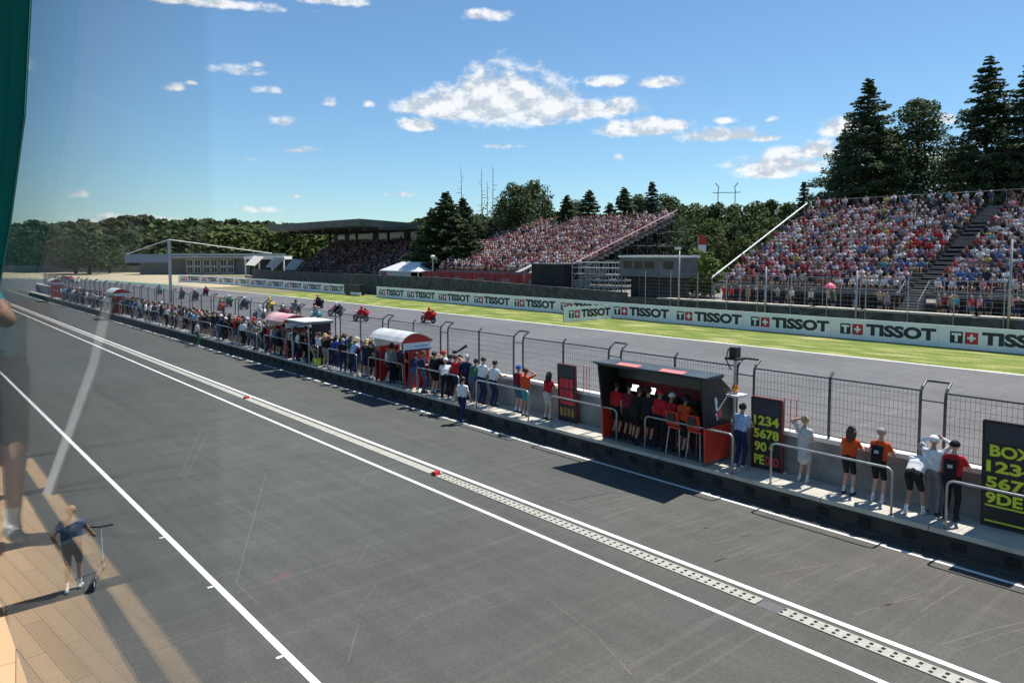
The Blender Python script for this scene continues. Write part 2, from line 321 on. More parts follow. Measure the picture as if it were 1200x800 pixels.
def put_person(T, x, y, z, heading, label, top='white', bottom='navy', shoes=None, skin=None, hair=('short', 'brown'), group=None, name='person', scale=1.0, socks=None, kids=True):
    """heading: direction (radians, world, ccw from +X) the person faces."""
    t = thing(name, label, 'person', (x, y, z), heading - PI / 2, group); t.scale = (scale,) * 3
    if not kids:
        bpy.data.objects.remove(t); b = link_mesh(name, T['mesh']); b.location = (x, y, z); b.rotation_euler = (0, 0, heading - PI / 2); b.scale = (scale,) * 3; tag(b, label, 'person', group)
    else: b = link_mesh('body', T['mesh'], t)
    ms = [SKIN[skin if skin is not None else random.choice((0, 0, 1))], CL[top] if isinstance(top, str) else top, CL[bottom] if isinstance(bottom, str) else bottom, shoes or random.choice((SHOE_W, SHOE_D)), socks or SHOE_W, EYE]
    for i, m in enumerate(ms):
        b.material_slots[i].link = 'OBJECT'; b.material_slots[i].material = m
    if kids and hair:
        h = link_mesh({'cap': 'cap', 'helmet': 'helmet'}.get(hair[0], 'hair'), hair_mesh(T, hair[0]), t); h.material_slots[0].link = 'OBJECT'
        h.material_slots[0].material = HAIRC.get(hair[1]) or CL[hair[1]]
    return b if not kids else t
WT = 1.12   # height of the pit wall above the platform
POSE = {}
def pose(k):
    if k in POSE: return POSE[k]
    P = dict(
        relax=dict(), relax_long=dict(long_leg=True, lean=.02),
        stride=dict(long_leg=True, fl=(-.1, .26), fr=(.1, -.24), hl=(-.24, -.12, .84), hr=(.24, .22, .9), lean=.06),
        hip=dict(hl=(-.2, .05, .98), hr=(.3, .02, .8), long_leg=True, side=.03),
        lean=dict(lean=.42, pelvis=(0, -.12, .92), hl=(-.12, .52, WT + .05), hr=(.14, .52, WT + .05), fl=(-.13, -.05), fr=(.13, -.22)),
        lean_long=dict(lean=.42, pelvis=(0, -.12, .92), hl=(-.16, .5, WT + .05), hr=(.1, .52, WT + .05), fl=(-.13, -.12), fr=(.13, -.02), long_leg=True),
        photo=dict(lean=.03, hl=(-.08, .22, 1.60), hr=(.08, .22, 1.60)), photo_long=dict(lean=-.02, hl=(-.07, .24, 1.66), hr=(.09, .22, 1.68), long_leg=True, long_top=True),
        brow=dict(lean=.02, hl=(-.14, .12, 1.66), hr=(.10, .22, 1.1), skirt=True, slim=.88), point=dict(lean=.03, hl=(-.24, .1, .84), hr=(.5, .45, 1.85)),
        cheer=dict(lean=-.03, hl=(-.35, .2, 2.0), hr=(.35, .2, 2.02)), bend=dict(lean=.85, pelvis=(0, -.22, .90), hl=(-.1, .52, WT + .02), hr=(.16, .52, WT + .02), fl=(-.14, -.2), fr=(.16, -.02)),
        handson=dict(lean=.18, hl=(-.17, .42, WT + .03), hr=(.17, .42, WT + .03), slim=.9), handson_long=dict(lean=.16, hl=(-.2, .42, WT + .03), hr=(.2, .42, WT + .03), long_leg=True),
        fold=dict(lean=.0, hl=(.1, .2, 1.15), hr=(-.1, .22, 1.18), long_leg=True),
        sit=dict(pelvis=(0, 0, .45), lean=.1, hl=(-.12, .38, .58), hr=(.12, .38, .58), fl=(-.13, .42), fr=(.13, .42), voxel=.035, fingers=False),
        sit_clap=dict(pelvis=(0, 0, .45), lean=.0, hl=(-.02, .3, 1.0), hr=(.04, .3, 1.0), fl=(-.13, .42), fr=(.13, .42), voxel=.035, fingers=False),
        sit_up=dict(pelvis=(0, 0, .45), lean=-.05, hl=(-.3, .15, 1.5), hr=(.15, .35, .6), fl=(-.13, .42), fr=(.13, .42), voxel=.035, fingers=False),
        stand_far=dict(voxel=.035, fingers=False), photo_far=dict(voxel=.035, fingers=False, lean=.03, hl=(-.08, .22, 1.60), hr=(.08, .22, 1.60)),
        lean_far=dict(lean=.42, pelvis=(0, -.12, .92), hl=(-.12, .52, WT + .05), hr=(.14, .52, WT + .05), fl=(-.13, -.05), fr=(.13, -.22), long_leg=True, voxel=.035, fingers=False),
        ride=dict(pelvis=(0, -.32, .78), lean=1.0, hl=(-.26, .36, .80), hr=(.26, .36, .80), fl=(-.22, -.42), fr=(.22, -.42), feet_z=(.30, .30), long_leg=True, long_top=True, head_tilt=-.35, voxel=.028, fingers=True, knee=(0, 1, .6)),
        ride_up=dict(pelvis=(0, -.28, .80), lean=.5, hl=(-.26, .34, .82), hr=(.26, .34, .82), fl=(-.22, -.38), fr=(.22, -.38), feet_z=(.30, .30), long_leg=True, long_top=True, head_tilt=-.2, voxel=.028, fingers=True, knee=(0, 1, .6)),
        long_b=dict(long_leg=True, lean=.1, hl=(-.2, .3, 1.1), hr=(.2, .3, 1.1)), scoot=dict(lean=.12, hl=(-.26, .05, .95), hr=(.30, .42, 1.0), fl=(-.1, -.08), fr=(.1, .12)),
        phone=dict(lean=.02, hl=(-.10, .42, 1.30), hr=(.10, .40, 1.28), voxel=.013, fl=(-.055, .06), fr=(.055, -.03), slim=.8),
    )[k]
    POSE[k] = make_body('body_' + k, **P); return POSE[k]
# ------------------------------------------------------------------ materials for the place
CONC = mat('concrete', (.30, .295, .27), .85, var=.22, scale=2.2, bump=.25, bscale=25)
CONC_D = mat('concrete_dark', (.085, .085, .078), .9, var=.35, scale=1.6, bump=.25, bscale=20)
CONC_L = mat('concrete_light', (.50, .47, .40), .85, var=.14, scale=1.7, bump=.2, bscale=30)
PAINT_W = mat('paint_white', (.50, .50, .47), .7, col2=(.80, .80, .77), scale=7, bump=.2, bscale=60)
r_ = [n for n in PAINT_W.node_tree.nodes if n.type == 'VALTORGB'][0]; r_.color_ramp.elements[0].position = .26; r_.color_ramp.elements[1].position = .44
GALV = mat('galvanised', (.42, .43, .43), .42, .6, var=.15, scale=8)
STEEL_D = mat('steel_dark', (.10, .105, .11), .5, .5, var=.2, scale=5)
WIRE = mat('wire', (.20, .20, .20), .5, .5)
BLK = mat('black_panel', (.016, .016, .018), .55, var=.2, scale=3)
RED = mat('red_panel', (.48, .022, .02), .45, var=.12, scale=2)
ORANGE = mat('orange_panel', (.58, .045, .022), .5, var=.1, scale=2)
WHT = mat('white_panel', (.76, .77, .77), .5, var=.05, scale=2)
GLASS_D = mat('dark_glass', (.02, .025, .03), .1)
GREYP = mat('grey_panel', (.17, .175, .18), .6, var=.15, scale=1.5)
TEALP = mat('green_paint', (.05, .20, .12), .7, var=.15, scale=1)
# ------------------------------------------------------------------ ground
def strip(x0, x1, y0, y1, z, name, m, nx=1, ny=1):
    mb = MB(); mb.add([(x0, y0, z), (x1, y0, z), (x1, y1, z), (x0, y1, z)], [(0, 1, 2, 3)]); return structure(name, mb, m)
def poly(pts, z, name, m):
    mb = MB(); mb.add([(p[0], p[1], z) for p in pts], [tuple(range(len(pts)))]); return structure(name, mb, m)
EARTH = mat('meadow', (.11, .12, .04), .95, col2=(.20, .17, .09), scale=.05, bump=.3, bscale=1)
poly([(-3000, -1500), (3000, -1500), (3000, 4500), (-3000, 4500)], -.012, 'ground', EARTH)
AS_P = asphalt('pit_asphalt', (.064, .068, .062), (.076, .078, .072), [gp(330, 675) + (.5, .45, .16, (.17, .06, .06)), gp(92, 632) + (.3, .25, .15, (.10, .10, .10))], .55)
AS_T = asphalt('track_asphalt', (.100, .102, .106), (.125, .126, .130), [], .5)
poly([(-6, -14), (18.12, -14), (18.12, 150), (10, 170), (-60, 215), (-60, 60), (-6, 60)], .0, 'pit_lane', AS_P)
poly([(18.45, -40), (45.2, -40), (45.2, 108), (43.6, 150), (38, 186), (28, 215), (4, 250), (-40, 270), (-120, 270), (-120, 219), (-62, 219), (11, 173), (18.45, 152)], -.004, 'race_track', AS_T)
poly([(45.19, -40), (45.45, -40), (45.45, 108), (43.85, 150), (38.2, 187), (28.2, 216.3), (4.2, 251.3), (-40, 271.5), (-40, 270), (4, 250), (28, 215), (38, 186), (43.6, 150), (45.19, 108)], .002, 'track_edge_line', PAINT_W)
GR = grass_mat()
mb = MB()
def slope_strip(mb, x0, x1, y0, y1, z0=0, z1=0): mb.add([(x0, y0, z0), (x1, y0, z1), (x1, y1, z1), (x0, y1, z0)], [(0, 1, 2, 3)])
for k in range(30): slope_strip(mb, 45.45, 58.2, -40 + k * 5.1, -40 + (k + 1) * 5.1, .004, .004)
structure('verge', mb, GR)
KERBG = mat('green_kerb', (.06, .22, .13), .7, var=.15, scale=.4)
poly([(42.6, 152), (45.0, 152), (40.5, 190), (30.5, 219), (6, 256), (-40, 280), (-40, 271.6), (4.2, 251.4), (28.2, 216.4), (38.2, 187)], .006, 'run_off_strip', KERBG)
GRAVEL = mat('gravel', (.42, .35, .23), .95, var=.12, scale=.15, bump=.3, bscale=2)
poly([(45.2, 140), (56, 142), (70, 205), (60, 300), (10, 420), (-200, 520), (-200, 300), (-40, 280.2), (6, 256.2), (30.5, 219.2), (40.5, 190.2), (45.0, 152)], .0, 'gravel_trap', GRAVEL)
# painted lines of the pit lane
def line(x, w, y0, y1, name='pit_lane_line', m=PAINT_W, z=.004): return strip(x - w / 2, x + w / 2, y0, y1, z, name, m)
line(4.67, .12, -8, 130); line(11.12, .11, -8, 150); line(12.38, .13, -8, 150); 
mb = MB(); y = -8.0
while y < 150:
    L_ = 4.0 if y < 24 else random.uniform(2.2, 3.2); mb.add([(16.40, y, .004), (16.51, y, .004), (16.51, y + L_ - (0 if y < 20 else .45), .004), (16.40, y + L_ - (0 if y < 20 else .45), .004)], [(0, 1, 2, 3)]); y += L_
structure('pit_wall_line', mb, PAINT_W)
# drain: cast channel covers with two rows of holes
DRAIN = mat('drain_cover', (.36, .35, .30), .8, var=.1, scale=6); HOLE = mat('drain_hole', (.01, .01, .01), .9)
def drain(y0, y1, holes):
    t = thing('drain_channel', 'pale drain cover strip beside the white line, ' + holes[1], 'drain', (12.02, y0, 0))
    mb = MB((12.02, y0, 0)); xs = [11.87, 11.925, 11.985, 12.045, 12.105, 12.17]; L = y1 - y0
    if holes[0]:
        mb.box(11.87, 11.915, y0, y1, .002, .014); mb.box(11.985, 12.04, y0, y1, .002, .014); mb.box(12.125, 12.17, y0, y1, .002, .014); y = y0
        while y < y1:
            e = min(y + .13, y1); mb.box(11.915, 11.985, y, e, .002, .0135); mb.box(12.04, 12.125, y, e, .002, .0135); y += .19
    else:
        y = y0
        while y < y1:
            mb.box(11.87, 12.17, y + .006, min(y + 1.0, y1) - .006, .002, .014); y += 1.0
    mb.build('cover', DRAIN, t)
    mb = MB((12.02, y0, 0)); mb.box(11.86, 12.18, y0 - .01, y1 + .01, .0005, .003); mb.build('channel_bed', HOLE, t)
drain(-8, 6.62, (1, 'nearest section')); drain(7.08, 17.3, (1, 'middle section')); drain(17.62, 110, (0, 'far plain section beyond the red block'))
mb = MB(); mb.box(11.86, 12.18, 6.64, 7.06, .0005, .0035); structure('patch', mb, mat('patch', (.098, .094, .10), .8, var=.12, scale=12, bump=.3, bscale=60))
for (px, py, lb) in ((511, 556, 'red block with white end lying on the drain cover in mid pit lane'), (289, 467, 'small red block on the drain cover far down the pit lane')):
    x, y = gp(px, py); t = thing('marker_block', lb, 'marker', (x, y, 0), .25); mb = MB(); mb.hexa([(-.12, -.09, .014), (.12, -.09, .014), (.12, .09, .014), (-.12, .09, .014)], [(-.10, -.07, .10), (.10, -.07, .10), (.10, .07, .10), (-.10, .07, .10)])
    mb.build('block', RED, t); mb = MB(); mb.hexa([(.121, -.085, .014), (.2, -.07, .014), (.2, .07, .014), (.121, .085, .014)], [(.105, -.065, .09), (.17, -.05, .07), (.17, .05, .07), (.105, .065, .09)]); mb.build('end_cap', WHT, t)
# tyre scrub marks and hairline scratches on the asphalt
MARK = asphalt('tyre_mark', (.100, .100, .092), (.130, .125, .115), [], .2); mb = MB(); rm = random.Random(12)
def mark(pts, w):
    for a, b in zip(pts[:-1], pts[1:]):
        a = Vector(a); b = Vector(b); n_ = (b - a).normalized(); n_ = Vector((-n_.y, n_.x)) * w / 2; mb.add([(a.x - n_.x, a.y - n_.y, .0018), (b.x - n_.x, b.y - n_.y, .0018), (b.x + n_.x, b.y + n_.y, .0018), (a.x + n_.x, a.y + n_.y, .0018)], [(0, 1, 2, 3)])
for seg in ([(312, 553), (288, 640), (277, 683)], [(277, 684), (302, 706)], [(236, 502), (212, 556)], [(245, 505), (216, 560)], [(240, 573), (330, 620)], [(420, 730), (408, 775)], [(640, 700), (700, 745), (740, 790)], [(500, 690), (560, 700)], [(935, 585), (1010, 600)]): mark([gp(*q) for q in seg], .022)
for i in range(46):
    x0 = rm.uniform(12.7, 14.0); L_ = rm.uniform(.8, 2.6); y0 = rm.uniform(3.5, 20); sl = rm.uniform(-.35, -.05); x1 = min(x0 + L_, 16.25); mark([(x0, y0), ((x0 + x1) / 2, y0 + (x1 - x0) * .5 * sl), (x1, y0 + (x1 - x0) * sl * 1.15)], rm.uniform(.012, .035))
for i in range(12):
    x0 = rm.uniform(5.2, 10.5); y0 = rm.uniform(5, 26); a = rm.uniform(-1.2, 1.2); L_ = rm.uniform(.6, 2.2); mark([(x0, y0), (x0 + math.sin(a) * L_, y0 + math.cos(a) * L_)], .016)
structure('tyre_marks', mb, MARK)
# small litter / reflector studs by the solid line
for i, (px, py, w) in enumerate(((190, 630, ''), (247, 688, ''), (328, 770, ''))):
    x, y = gp(px, py); mb = MB((x, y, 0)); mb.box(x - .06, x + .05, y - .03, y + .03, .001, .012); mb.box(x + .055, x + .08, y - .02, y + .03, .001, .02)
    o = mb.build('paper_scrap', WHT); tag(o, 'scrap of white tape beside the near white line, ' + ('farthest of three', 'middle one of three', 'nearest of three')[i], 'litter', 'tape scraps by the near line'); o.location = (x, y, 0)
# ------------------------------------------------------------------ pit wall and platform
Y0, Y1 = -6.0, 132.0
t = thing('pit_wall_platform', 'long raised concrete walkway with dark recessed face along the pit lane', 'platform', (16.6, 0, 0))
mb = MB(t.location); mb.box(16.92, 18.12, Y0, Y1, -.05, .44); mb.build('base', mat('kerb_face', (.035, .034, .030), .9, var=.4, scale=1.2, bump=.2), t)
mb = MB(t.location); y = Y0
while y < Y1:
    mb.box(16.88, 18.12, y + .012, min(y + 2.4, Y1) - .012, .442, .55); y += 2.4
mb.build('deck', CONC_L, t)
y = Y0 + .5
while y < 60:
    mb = MB(t.location); mb.box(16.885, 16.95, y, y + .26, .16, .33); mb.build('drainage_recess', HOLE, t); y += .98
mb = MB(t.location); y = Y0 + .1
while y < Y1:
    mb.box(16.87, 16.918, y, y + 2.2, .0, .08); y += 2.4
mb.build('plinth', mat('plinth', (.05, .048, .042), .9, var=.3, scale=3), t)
t = thing('pit_wall', 'waist high grey concrete wall with white painted top between pit lane and track', 'wall', (18.3, 0, 0))
mb = MB(t.location); y = Y0
while y < Y1:
    mb.hexa([(18.12, y + .01, -.05), (18.5, y + .01, -.05), (18.5, y + 3.99, -.05), (18.12, y + 3.99, -.05)], [(18.14, y + .01, 1.56), (18.46, y + .01, 1.56), (18.46, y + 3.99, 1.56), (18.14, y + 3.99, 1.56)]); y += 4
mb.build('concrete_block', mat('wall_concrete', (.24, .245, .235), .85, var=.25, scale=1.5, bump=.2), t)
mb = MB(t.location); y = Y0
while y < Y1:
    mb.box(18.125, 18.47, y + .01, y + 3.99, 1.562, 1.67); y += 4
mb.build('coping', PAINT_W, t)
# catch fence modules on the wall
def fence_module():
    t = thing('catch_fence', '', 'fence', (18.24, 0, 0)); L = 4.3
    def post(y, bent):
        mb = MB()
        pts = [(-.02, y, .6), (-.02, y, 3.05)]
        if bent: pts += [(0, y, 3.2), (.08, y, 3.3), (.28, y, 3.42)]
        else: pts += [(-.02, y, 3.24), (.12, y, 3.36)]
        mb.tube(pts, .035, 8); mb.box(-.07, .03, y - .06, y + .06, 1.20, 1.55); mb.build('post', STEEL_D, t)
    post(0, True); post(L / 2, False); post(L, True)
    mb = MB(); mb.tube([(-.02, 0, 3.22), (-.02, L, 3.22)], .022, 6); mb.tube([(-.02, 0, 1.74), (-.02, L, 1.74)], .015, 6); mb.build('rail', STEEL_D, t)
    mb = MB(); y = .1
    while y < L: mb.tube([(.0, y, 1.72), (.0, y, 3.2)], .0045, 3, cap=False); y += .1
    z = 1.9
    while z < 3.2: mb.tube([(.008, 0, z), (.008, L, z)], .0045, 3, cap=False); z += .2
    mb.build('wire_mesh', WIRE, t); return t
FM = fence_module(); ORD = ['first', 'second', 'third', 'fourth', 'fifth', 'sixth', 'seventh', 'eighth', 'ninth', 'tenth', 'eleventh', 'twelfth', 'thirteenth', 'fourteenth', 'fifteenth', 'sixteenth', 'seventeenth', 'eighteenth', 'nineteenth', 'twentieth'] 
ORD += ['twenty-' + o for o in ORD[:9]] + ['thirtieth']
for k in range(-1, 25):
    o = FM if k == -1 else copy_tree(FM); o.location.y = 6.75 + 4.83 * k
    tag(o, f'grey mesh fence section with bent posts on the pit wall, {ORD[k + 1]} from the right', group='catch fence sections on the pit wall')
    if k in (-1, 0):
        mb = MB(); mb.tube([(.28, 4.3, 3.42), (.28, 4.83, 3.42)], .03, 8); mb.tube([(-.02, 4.3, 3.0), (-.02, 4.83, 3.0)], .018, 6); mb.build('link_bar', STEEL_D, o)
# tube handrails on the kerb side
def rail_module():
    t = thing('handrail', '', 'handrail', (16.95, 0, .55)); L = 2.95; r = .14
    def arc(y0, s): return [(0, y0 + s * r * (1 - math.cos(a)), 1.06 - r + r * math.sin(a)) for a in [k * PI / 8 for k in range(5)]]
    pts = [(0, 0, 0)] + arc(0, 1)[:] + [p for p in arc(L, -1)[::-1]] + [(0, L, 0)]
    mb = MB(); mb.tube(pts, .026, 10); mb.build('tube', GALV, t, True); mb = MB()
    for y in (0, L): mb.box(-.05, .05, y - .05, y + .05, .0, .012)
    mb.build('base_plate', GALV, t); return t
RM = rail_module()
for k in range(-1, 27):
    o = RM if k == -1 else copy_tree(RM); o.location.y = 6.80 + 4.06 * k
    tag(o, f'bent steel tube handrail at the edge of the pit walkway, {ORD[k + 1]} from the right', group='tube handrails along the walkway')
# ------------------------------------------------------------------ advertising banner
INK = mat('banner_ink', (.025, .03, .04), .6); BRED = mat('banner_red', (.50, .03, .035), .6); BWH = mat('banner_white', (.83, .86, .88), .6, var=.04, scale=.6)
def banner():
    t = thing('advertising_board', '', 'advertising board', (54.5, 0, 0)); L = 7.48      # writing starts at the high-Y end, reads towards -Y
    mb = MB(); mb.box(0, .08, -L + .01, -.01, .02, 1.52); mb.build('panel', BWH, t)
    mb = MB(); mb.box(.0805, .16, -L, 0, .0, 1.45); mb.build('backing', CONC_D, t)
    me = text_mesh('TISSOT', 1.05, .055, .004, 1.0, 'LEFT'); wx = [v.co.x for v in me.vertices]; k_ = 4.72 / (max(wx) - min(wx)); x0_ = min(wx)
    for v in me.vertices: v.co.x = (v.co.x - x0_) * k_
    me.materials.clear(); me.materials.append(INK)
    me.transform(Matrix.Translation((-.006, -2.62, .77)) @ Matrix(((0, 0, -1, 0), (-1, 0, 0, 0), (0, 1, 0, 0), (0, 0, 0, 1)))); link_mesh('lettering', me, t)
    def sq(y, m, nm):
        mb = MB(); mb.box(-.006, -.001, y - .78, y, .38, 1.16); mb.build(nm, m, t)
    sq(-.72, INK, 'emblem_square'); sq(-1.62, BRED, 'emblem_square')
    mb = MB(); y = -.72 - .39; mb.box(-.010, -.0065, y - .29, y + .29, .90, 1.05); mb.box(-.010, -.0065, y - .09, y + .09, .47, .8995)
    mb.build('letter', BWH, t)
    mb = MB(); y = -1.62 - .39; mb.box(-.010, -.0065, y - .24, y + .24, .70, .85); mb.box(-.010, -.0065, y - .08, y + .08, .8505, 1.02); mb.box(-.010, -.0065, y - .08, y + .08, .53, .6995)
    mb.build('cross', BWH, t); return t
BM = banner(); n = 0; y = 20.0 + .0
ys = [19.22 + 7.48 * k for k in range(-1, 11)]
for i, y in enumerate(ys):
    o = BM if i == 0 else copy_tree(BM); o.location = (54.5, y, 0)
    tag(o, f'white trackside board with red square and black lettering, {ORD[i]} from the right', group='advertising boards along the track')
# far run of boards beyond the gap, following the curve to the left
xs, yy, ang = 54.0, 103.0 + 7.48, 0.0
for i in range(9):
    o = copy_tree(BM); ang = [0, 0, 0.01, .03, .05, .08, .15, .3, .5][i]; o.location = (xs, yy, 0); o.rotation_euler.z = ang
    tag(o, f'distant white trackside board beyond the gap, {ORD[i]} from the gap', group='distant advertising boards')
    xs -= math.sin(ang) * 7.48 * 1.0; yy += math.cos(ang) * 7.48
# the angled board standing on the grass
t = copy_tree(BM); x0, y0_ = gp(661, 377.5); x1, y1_ = gp(716, 373.5); a = math.atan2(y1_ - y0_, x1 - x0)
t.location = (x0 , y0_, 0); t.rotation_euler.z = a + PI / 2; t.scale = (.8, .8, .9)
tag(t, 'short advertising board standing at an angle on the grass before the long row', group='none'); del t['group']
mb = MB((54, 97.5, 0)); mb.box(53.9, 54.7, 97.9, 102.4, 0, 1.6); mb.box(53.7, 53.88, 97.4, 100.4, .1, .5, 1); o = mb.build('marshal_post', [BLK, WHT]); o.location = (54, 97.5, 0); tag(o, 'dark opening with white box in the gap between trackside boards', 'marshal post')
# ------------------------------------------------------------------ track wall, terrace
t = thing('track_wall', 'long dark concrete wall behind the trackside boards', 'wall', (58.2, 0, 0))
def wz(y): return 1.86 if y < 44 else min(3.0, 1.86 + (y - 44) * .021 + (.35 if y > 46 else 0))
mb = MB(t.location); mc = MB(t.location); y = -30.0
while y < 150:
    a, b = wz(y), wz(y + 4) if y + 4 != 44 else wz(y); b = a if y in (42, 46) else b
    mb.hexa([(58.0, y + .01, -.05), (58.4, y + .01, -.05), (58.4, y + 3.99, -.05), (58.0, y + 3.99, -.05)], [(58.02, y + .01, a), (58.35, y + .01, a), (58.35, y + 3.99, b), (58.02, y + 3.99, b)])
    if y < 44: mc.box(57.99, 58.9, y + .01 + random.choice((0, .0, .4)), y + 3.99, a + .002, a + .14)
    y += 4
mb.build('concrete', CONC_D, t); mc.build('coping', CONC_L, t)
mb = MB(); mb.box(58.42, 140, -60, 155, -.05, 1.60); structure('terrace', mb, mat('terrace_ground', (.20, .19, .17), .95, var=.2, scale=.6))
# debris fence behind wall
def debris_post(y, h, lamp=None):
    t = thing('fence_pole', '', 'pole', (57.9, y, 0)); mb = MB(); mb.tube([(0, 0, 0), (0, 0, h)], [.10, .07], 10); mb.build('shaft', GALV, t, True)
    if lamp: mb = MB(); mb.box(-.35, .12, -.12, .3, h, h + .22); mb.build('lamp_head', WHT, t)
    return t
for (y, h, lamp, lb) in ((16.1, 7.3, 0, 'tall grey pole before the right stand near the picture edge'), (43.3, 6.7, 1, 'grey pole with white lamp head between the two open stands'), (34.2, 5.2, 0, 'thin grey pole before the left edge of the right stand'), (26.4, 5.0, 0, 'thin grey pole before the middle of the right stand')):
    tag(debris_post(y, h, lamp), lb)
t = thing('debris_fence', 'thin wire fence on slim posts before the right stand', 'fence', (57.95, 0, 0)); y = 4.0
while y < 48:
    mb = MB(t.location); mb.tube([(57.95, y, 1.2), (57.95, y, 4.6)], .04, 6); mb.build('post', GALV, t); y += 3.1
mb = MB(t.location)
for z in (1.95, 2.3, 2.65, 3.0, 3.35, 3.7, 4.05, 4.4): mb.tube([(57.9, 3, z), (57.9, 48.2, z)], .008, 4)
y = 3.0
while y < 48.2: mb.tube([(57.89, y, 1.9), (57.89, y, 4.5)], .006, 3, cap=False); y += .33
mb.build('wire', WIRE, t)
# ------------------------------------------------------------------ grandstands
PLANK = mat('stand_plank', (.22, .21, .20), .85, var=.2, scale=1.2); DECK = mat('stand_deck', (.16, .16, .16), .85, var=.2, scale=1.0)
STANDS = {}
def grandstand(name, label, A, B, C, D, zf, zb, rows, aisles=(), und=DECK, side=None):
    """A front-right(low Y), B front-left(high Y), C back-left, D back-right, plan points."""
    A, B, C, D = [Vector((p[0], p[1])) for p in (A, B, C, D)]; t = thing(name, label, 'grandstand', (A.x, (A.y + B.y) / 2, 1.6)); org = t.location
    mb = MB(org); ms = MB(org); seats = []
    for r in range(rows):
        f0, f1 = r / rows, (r + 1) / rows; z = zf + (zb - zf) * f0; z1 = zf + (zb - zf) * f1
        a0, b0, a1, b1 = A.lerp(D, f0), B.lerp(C, f0), A.lerp(D, f1), B.lerp(C, f1)
        mb.hexa([(a0.x, a0.y, z - .35), (a1.x, a1.y, z - .35), (b1.x, b1.y, z - .35), (b0.x, b0.y, z - .35)], [(a0.x, a0.y, z), (a1.x, a1.y, z), (b1.x, b1.y, z), (b0.x, b0.y, z)])
        am, bm_ = A.lerp(D, f0 + (f1 - f0) * .62), B.lerp(C, f0 + (f1 - f0) * .62)
        spans = []; prev = 0.0; Lr = (b0 - a0).length
        for (u0, u1) in aisles: spans.append((prev, u0)); prev = u1
        spans.append((prev, 1.0))
        for (u0, u1) in spans:
            p, q = am.lerp(bm_, u0), am.lerp(bm_, u1); ms.hexa([(p.x, p.y, z + .34), (p.x + .32, p.y, z + .34), (q.x + .32, q.y, z + .34), (q.x, q.y, z + .34)], [(p.x, p.y, z + .40), (p.x + .32, p.y, z + .40), (q.x + .32, q.y, z + .40), (q.x, q.y, z + .40)])
            seats.append((r, p, q, z))
    mb.build('terracing', DECK, t); ms.build('bench', PLANK, t); STANDS[name] = seats
    return t
# right stand: seats, aisle, front rails, posts, white left edge rail
AISLE_Y = 23.9
ga = grandstand('open_grandstand', 'big open grandstand on the right with stairway and white sloping edge rail', (63, 4), (63, 42.8), (80.8, 42.8), (80.8, 4), 3.2, 11.0, 21, (((23.1 - 4) / 38.8, (24.7 - 4) / 38.8),))
STANDS['right'] = STANDS['open_grandstand']
mb = MB(ga.location); mb.tube([(62.6, 42.9, 3.9), (81, 42.9, 12.0)], .08, 8); mb.build('edge_rail', WHT, ga)
mb = MB(ga.location)
for (z) in (3.35, 4.25): mb.tube([(62.7, 4, z), (62.7, 22.8, z)], .035, 6); mb.tube([(62.7, 25, z), (62.7, 42.8, z)], .035, 6)
y = 4.0
while y < 42.9:
    if not (22.9 < y < 24.9): mb.tube([(62.7, y, 1.6), (62.7, y, 4.25)], .04, 6)
    y += 1.62
mb.tube([(81.1, 4, 12.3), (81.1, 42.8, 12.3)], .04, 6)
for k in range(13): mb.tube([(81.1, 4 + k * 3.2, 9), (81.1, 4 + k * 3.2, 12.3)], .04, 6)
for f in (0, 1):
    for k in range(11): mb.tube([(63 + k * 1.75, 42.9 - .1 * f, 1.6), (63 + k * 1.75, 42.9 - .1 * f, 3.2 + k * .77)], .05, 6)
mb.build('railing', GALV, ga)
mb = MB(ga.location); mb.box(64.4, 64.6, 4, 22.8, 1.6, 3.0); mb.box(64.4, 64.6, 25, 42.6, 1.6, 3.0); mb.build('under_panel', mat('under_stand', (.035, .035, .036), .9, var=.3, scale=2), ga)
mb = MB(ga.location)
for r in range(42):
    f = r / 42; mb.box(63 - .0 + f * 17.8, 63.42 + f * 17.8, 23.2, 24.6, 3.0 + f * 7.8, 3.22 + f * 7.8)
for r in range(7): mb.box(60.9 + r * .3, 61.2 + r * .3, 23.2, 24.6, 1.6, 1.8 + r * .21)
mb.build('stair', mat('stair_concrete', (.17, .165, .16), .85, var=.1, scale=2), ga)
mb = MB(ga.location)
for s in (23.0, 24.8):
    mb.tube([(60.9, s, 2.6), (63, s, 4.2), (63, s, 3.2)], .03, 6); mb.tube([(60.9, s, 1.6), (60.9, s, 2.6)], .03, 6)
mb.build('stair_rail', GALV, ga)
# middle stand
gb = grandstand('open_grandstand', 'open grandstand packed with red and pink shirts in the middle distance', (61.5, 62.5), (63.5, 92), (83, 94.5), (84.5, 64), 3.9, 11.3, 22)
STANDS['mid'] = STANDS['open_grandstand']
# (right stand seats are rebuilt below from its own numbers)
mb = MB(gb.location); mb.tube([(61.4, 62.3, 4.6), (84.7, 63.8, 12.3)], .07, 8); mb.tube([(61.4, 62.3, 4.1), (84.7, 63.8, 11.8)], .04, 6)
mb.build('edge_rail', mat('pink_rail', (.45, .28, .30), .6), gb)
def lattice(mb, x0, x1, y, z0, zf0, zf1, n, r=.045):
    xs = [x0 + (x1 - x0) * k / n for k in range(n + 1)]
    for k, x in enumerate(xs):
        zt = zf0 + (zf1 - zf0) * k / n; mb.tube([(x, y, z0), (x, y, zt)], r, 5)
    for lv in range(5):
        z = z0 + 1.9 * (lv + 1); ks = [k for k in range(n + 1) if zf0 + (zf1 - zf0) * k / n > z]
        if ks and ks[0] < n: mb.tube([(xs[ks[0]], y, z), (xs[n], y, z)], r * .8, 5)
        for k in ks[:-1]: mb.tube([(xs[k], y, z - 1.9 + .1), (xs[k + 1], y, z)] if (k + lv) % 2 else [(xs[k], y, z), (xs[k + 1], y, z - 1.8)], r * .6, 5)
mb = MB(gb.location)
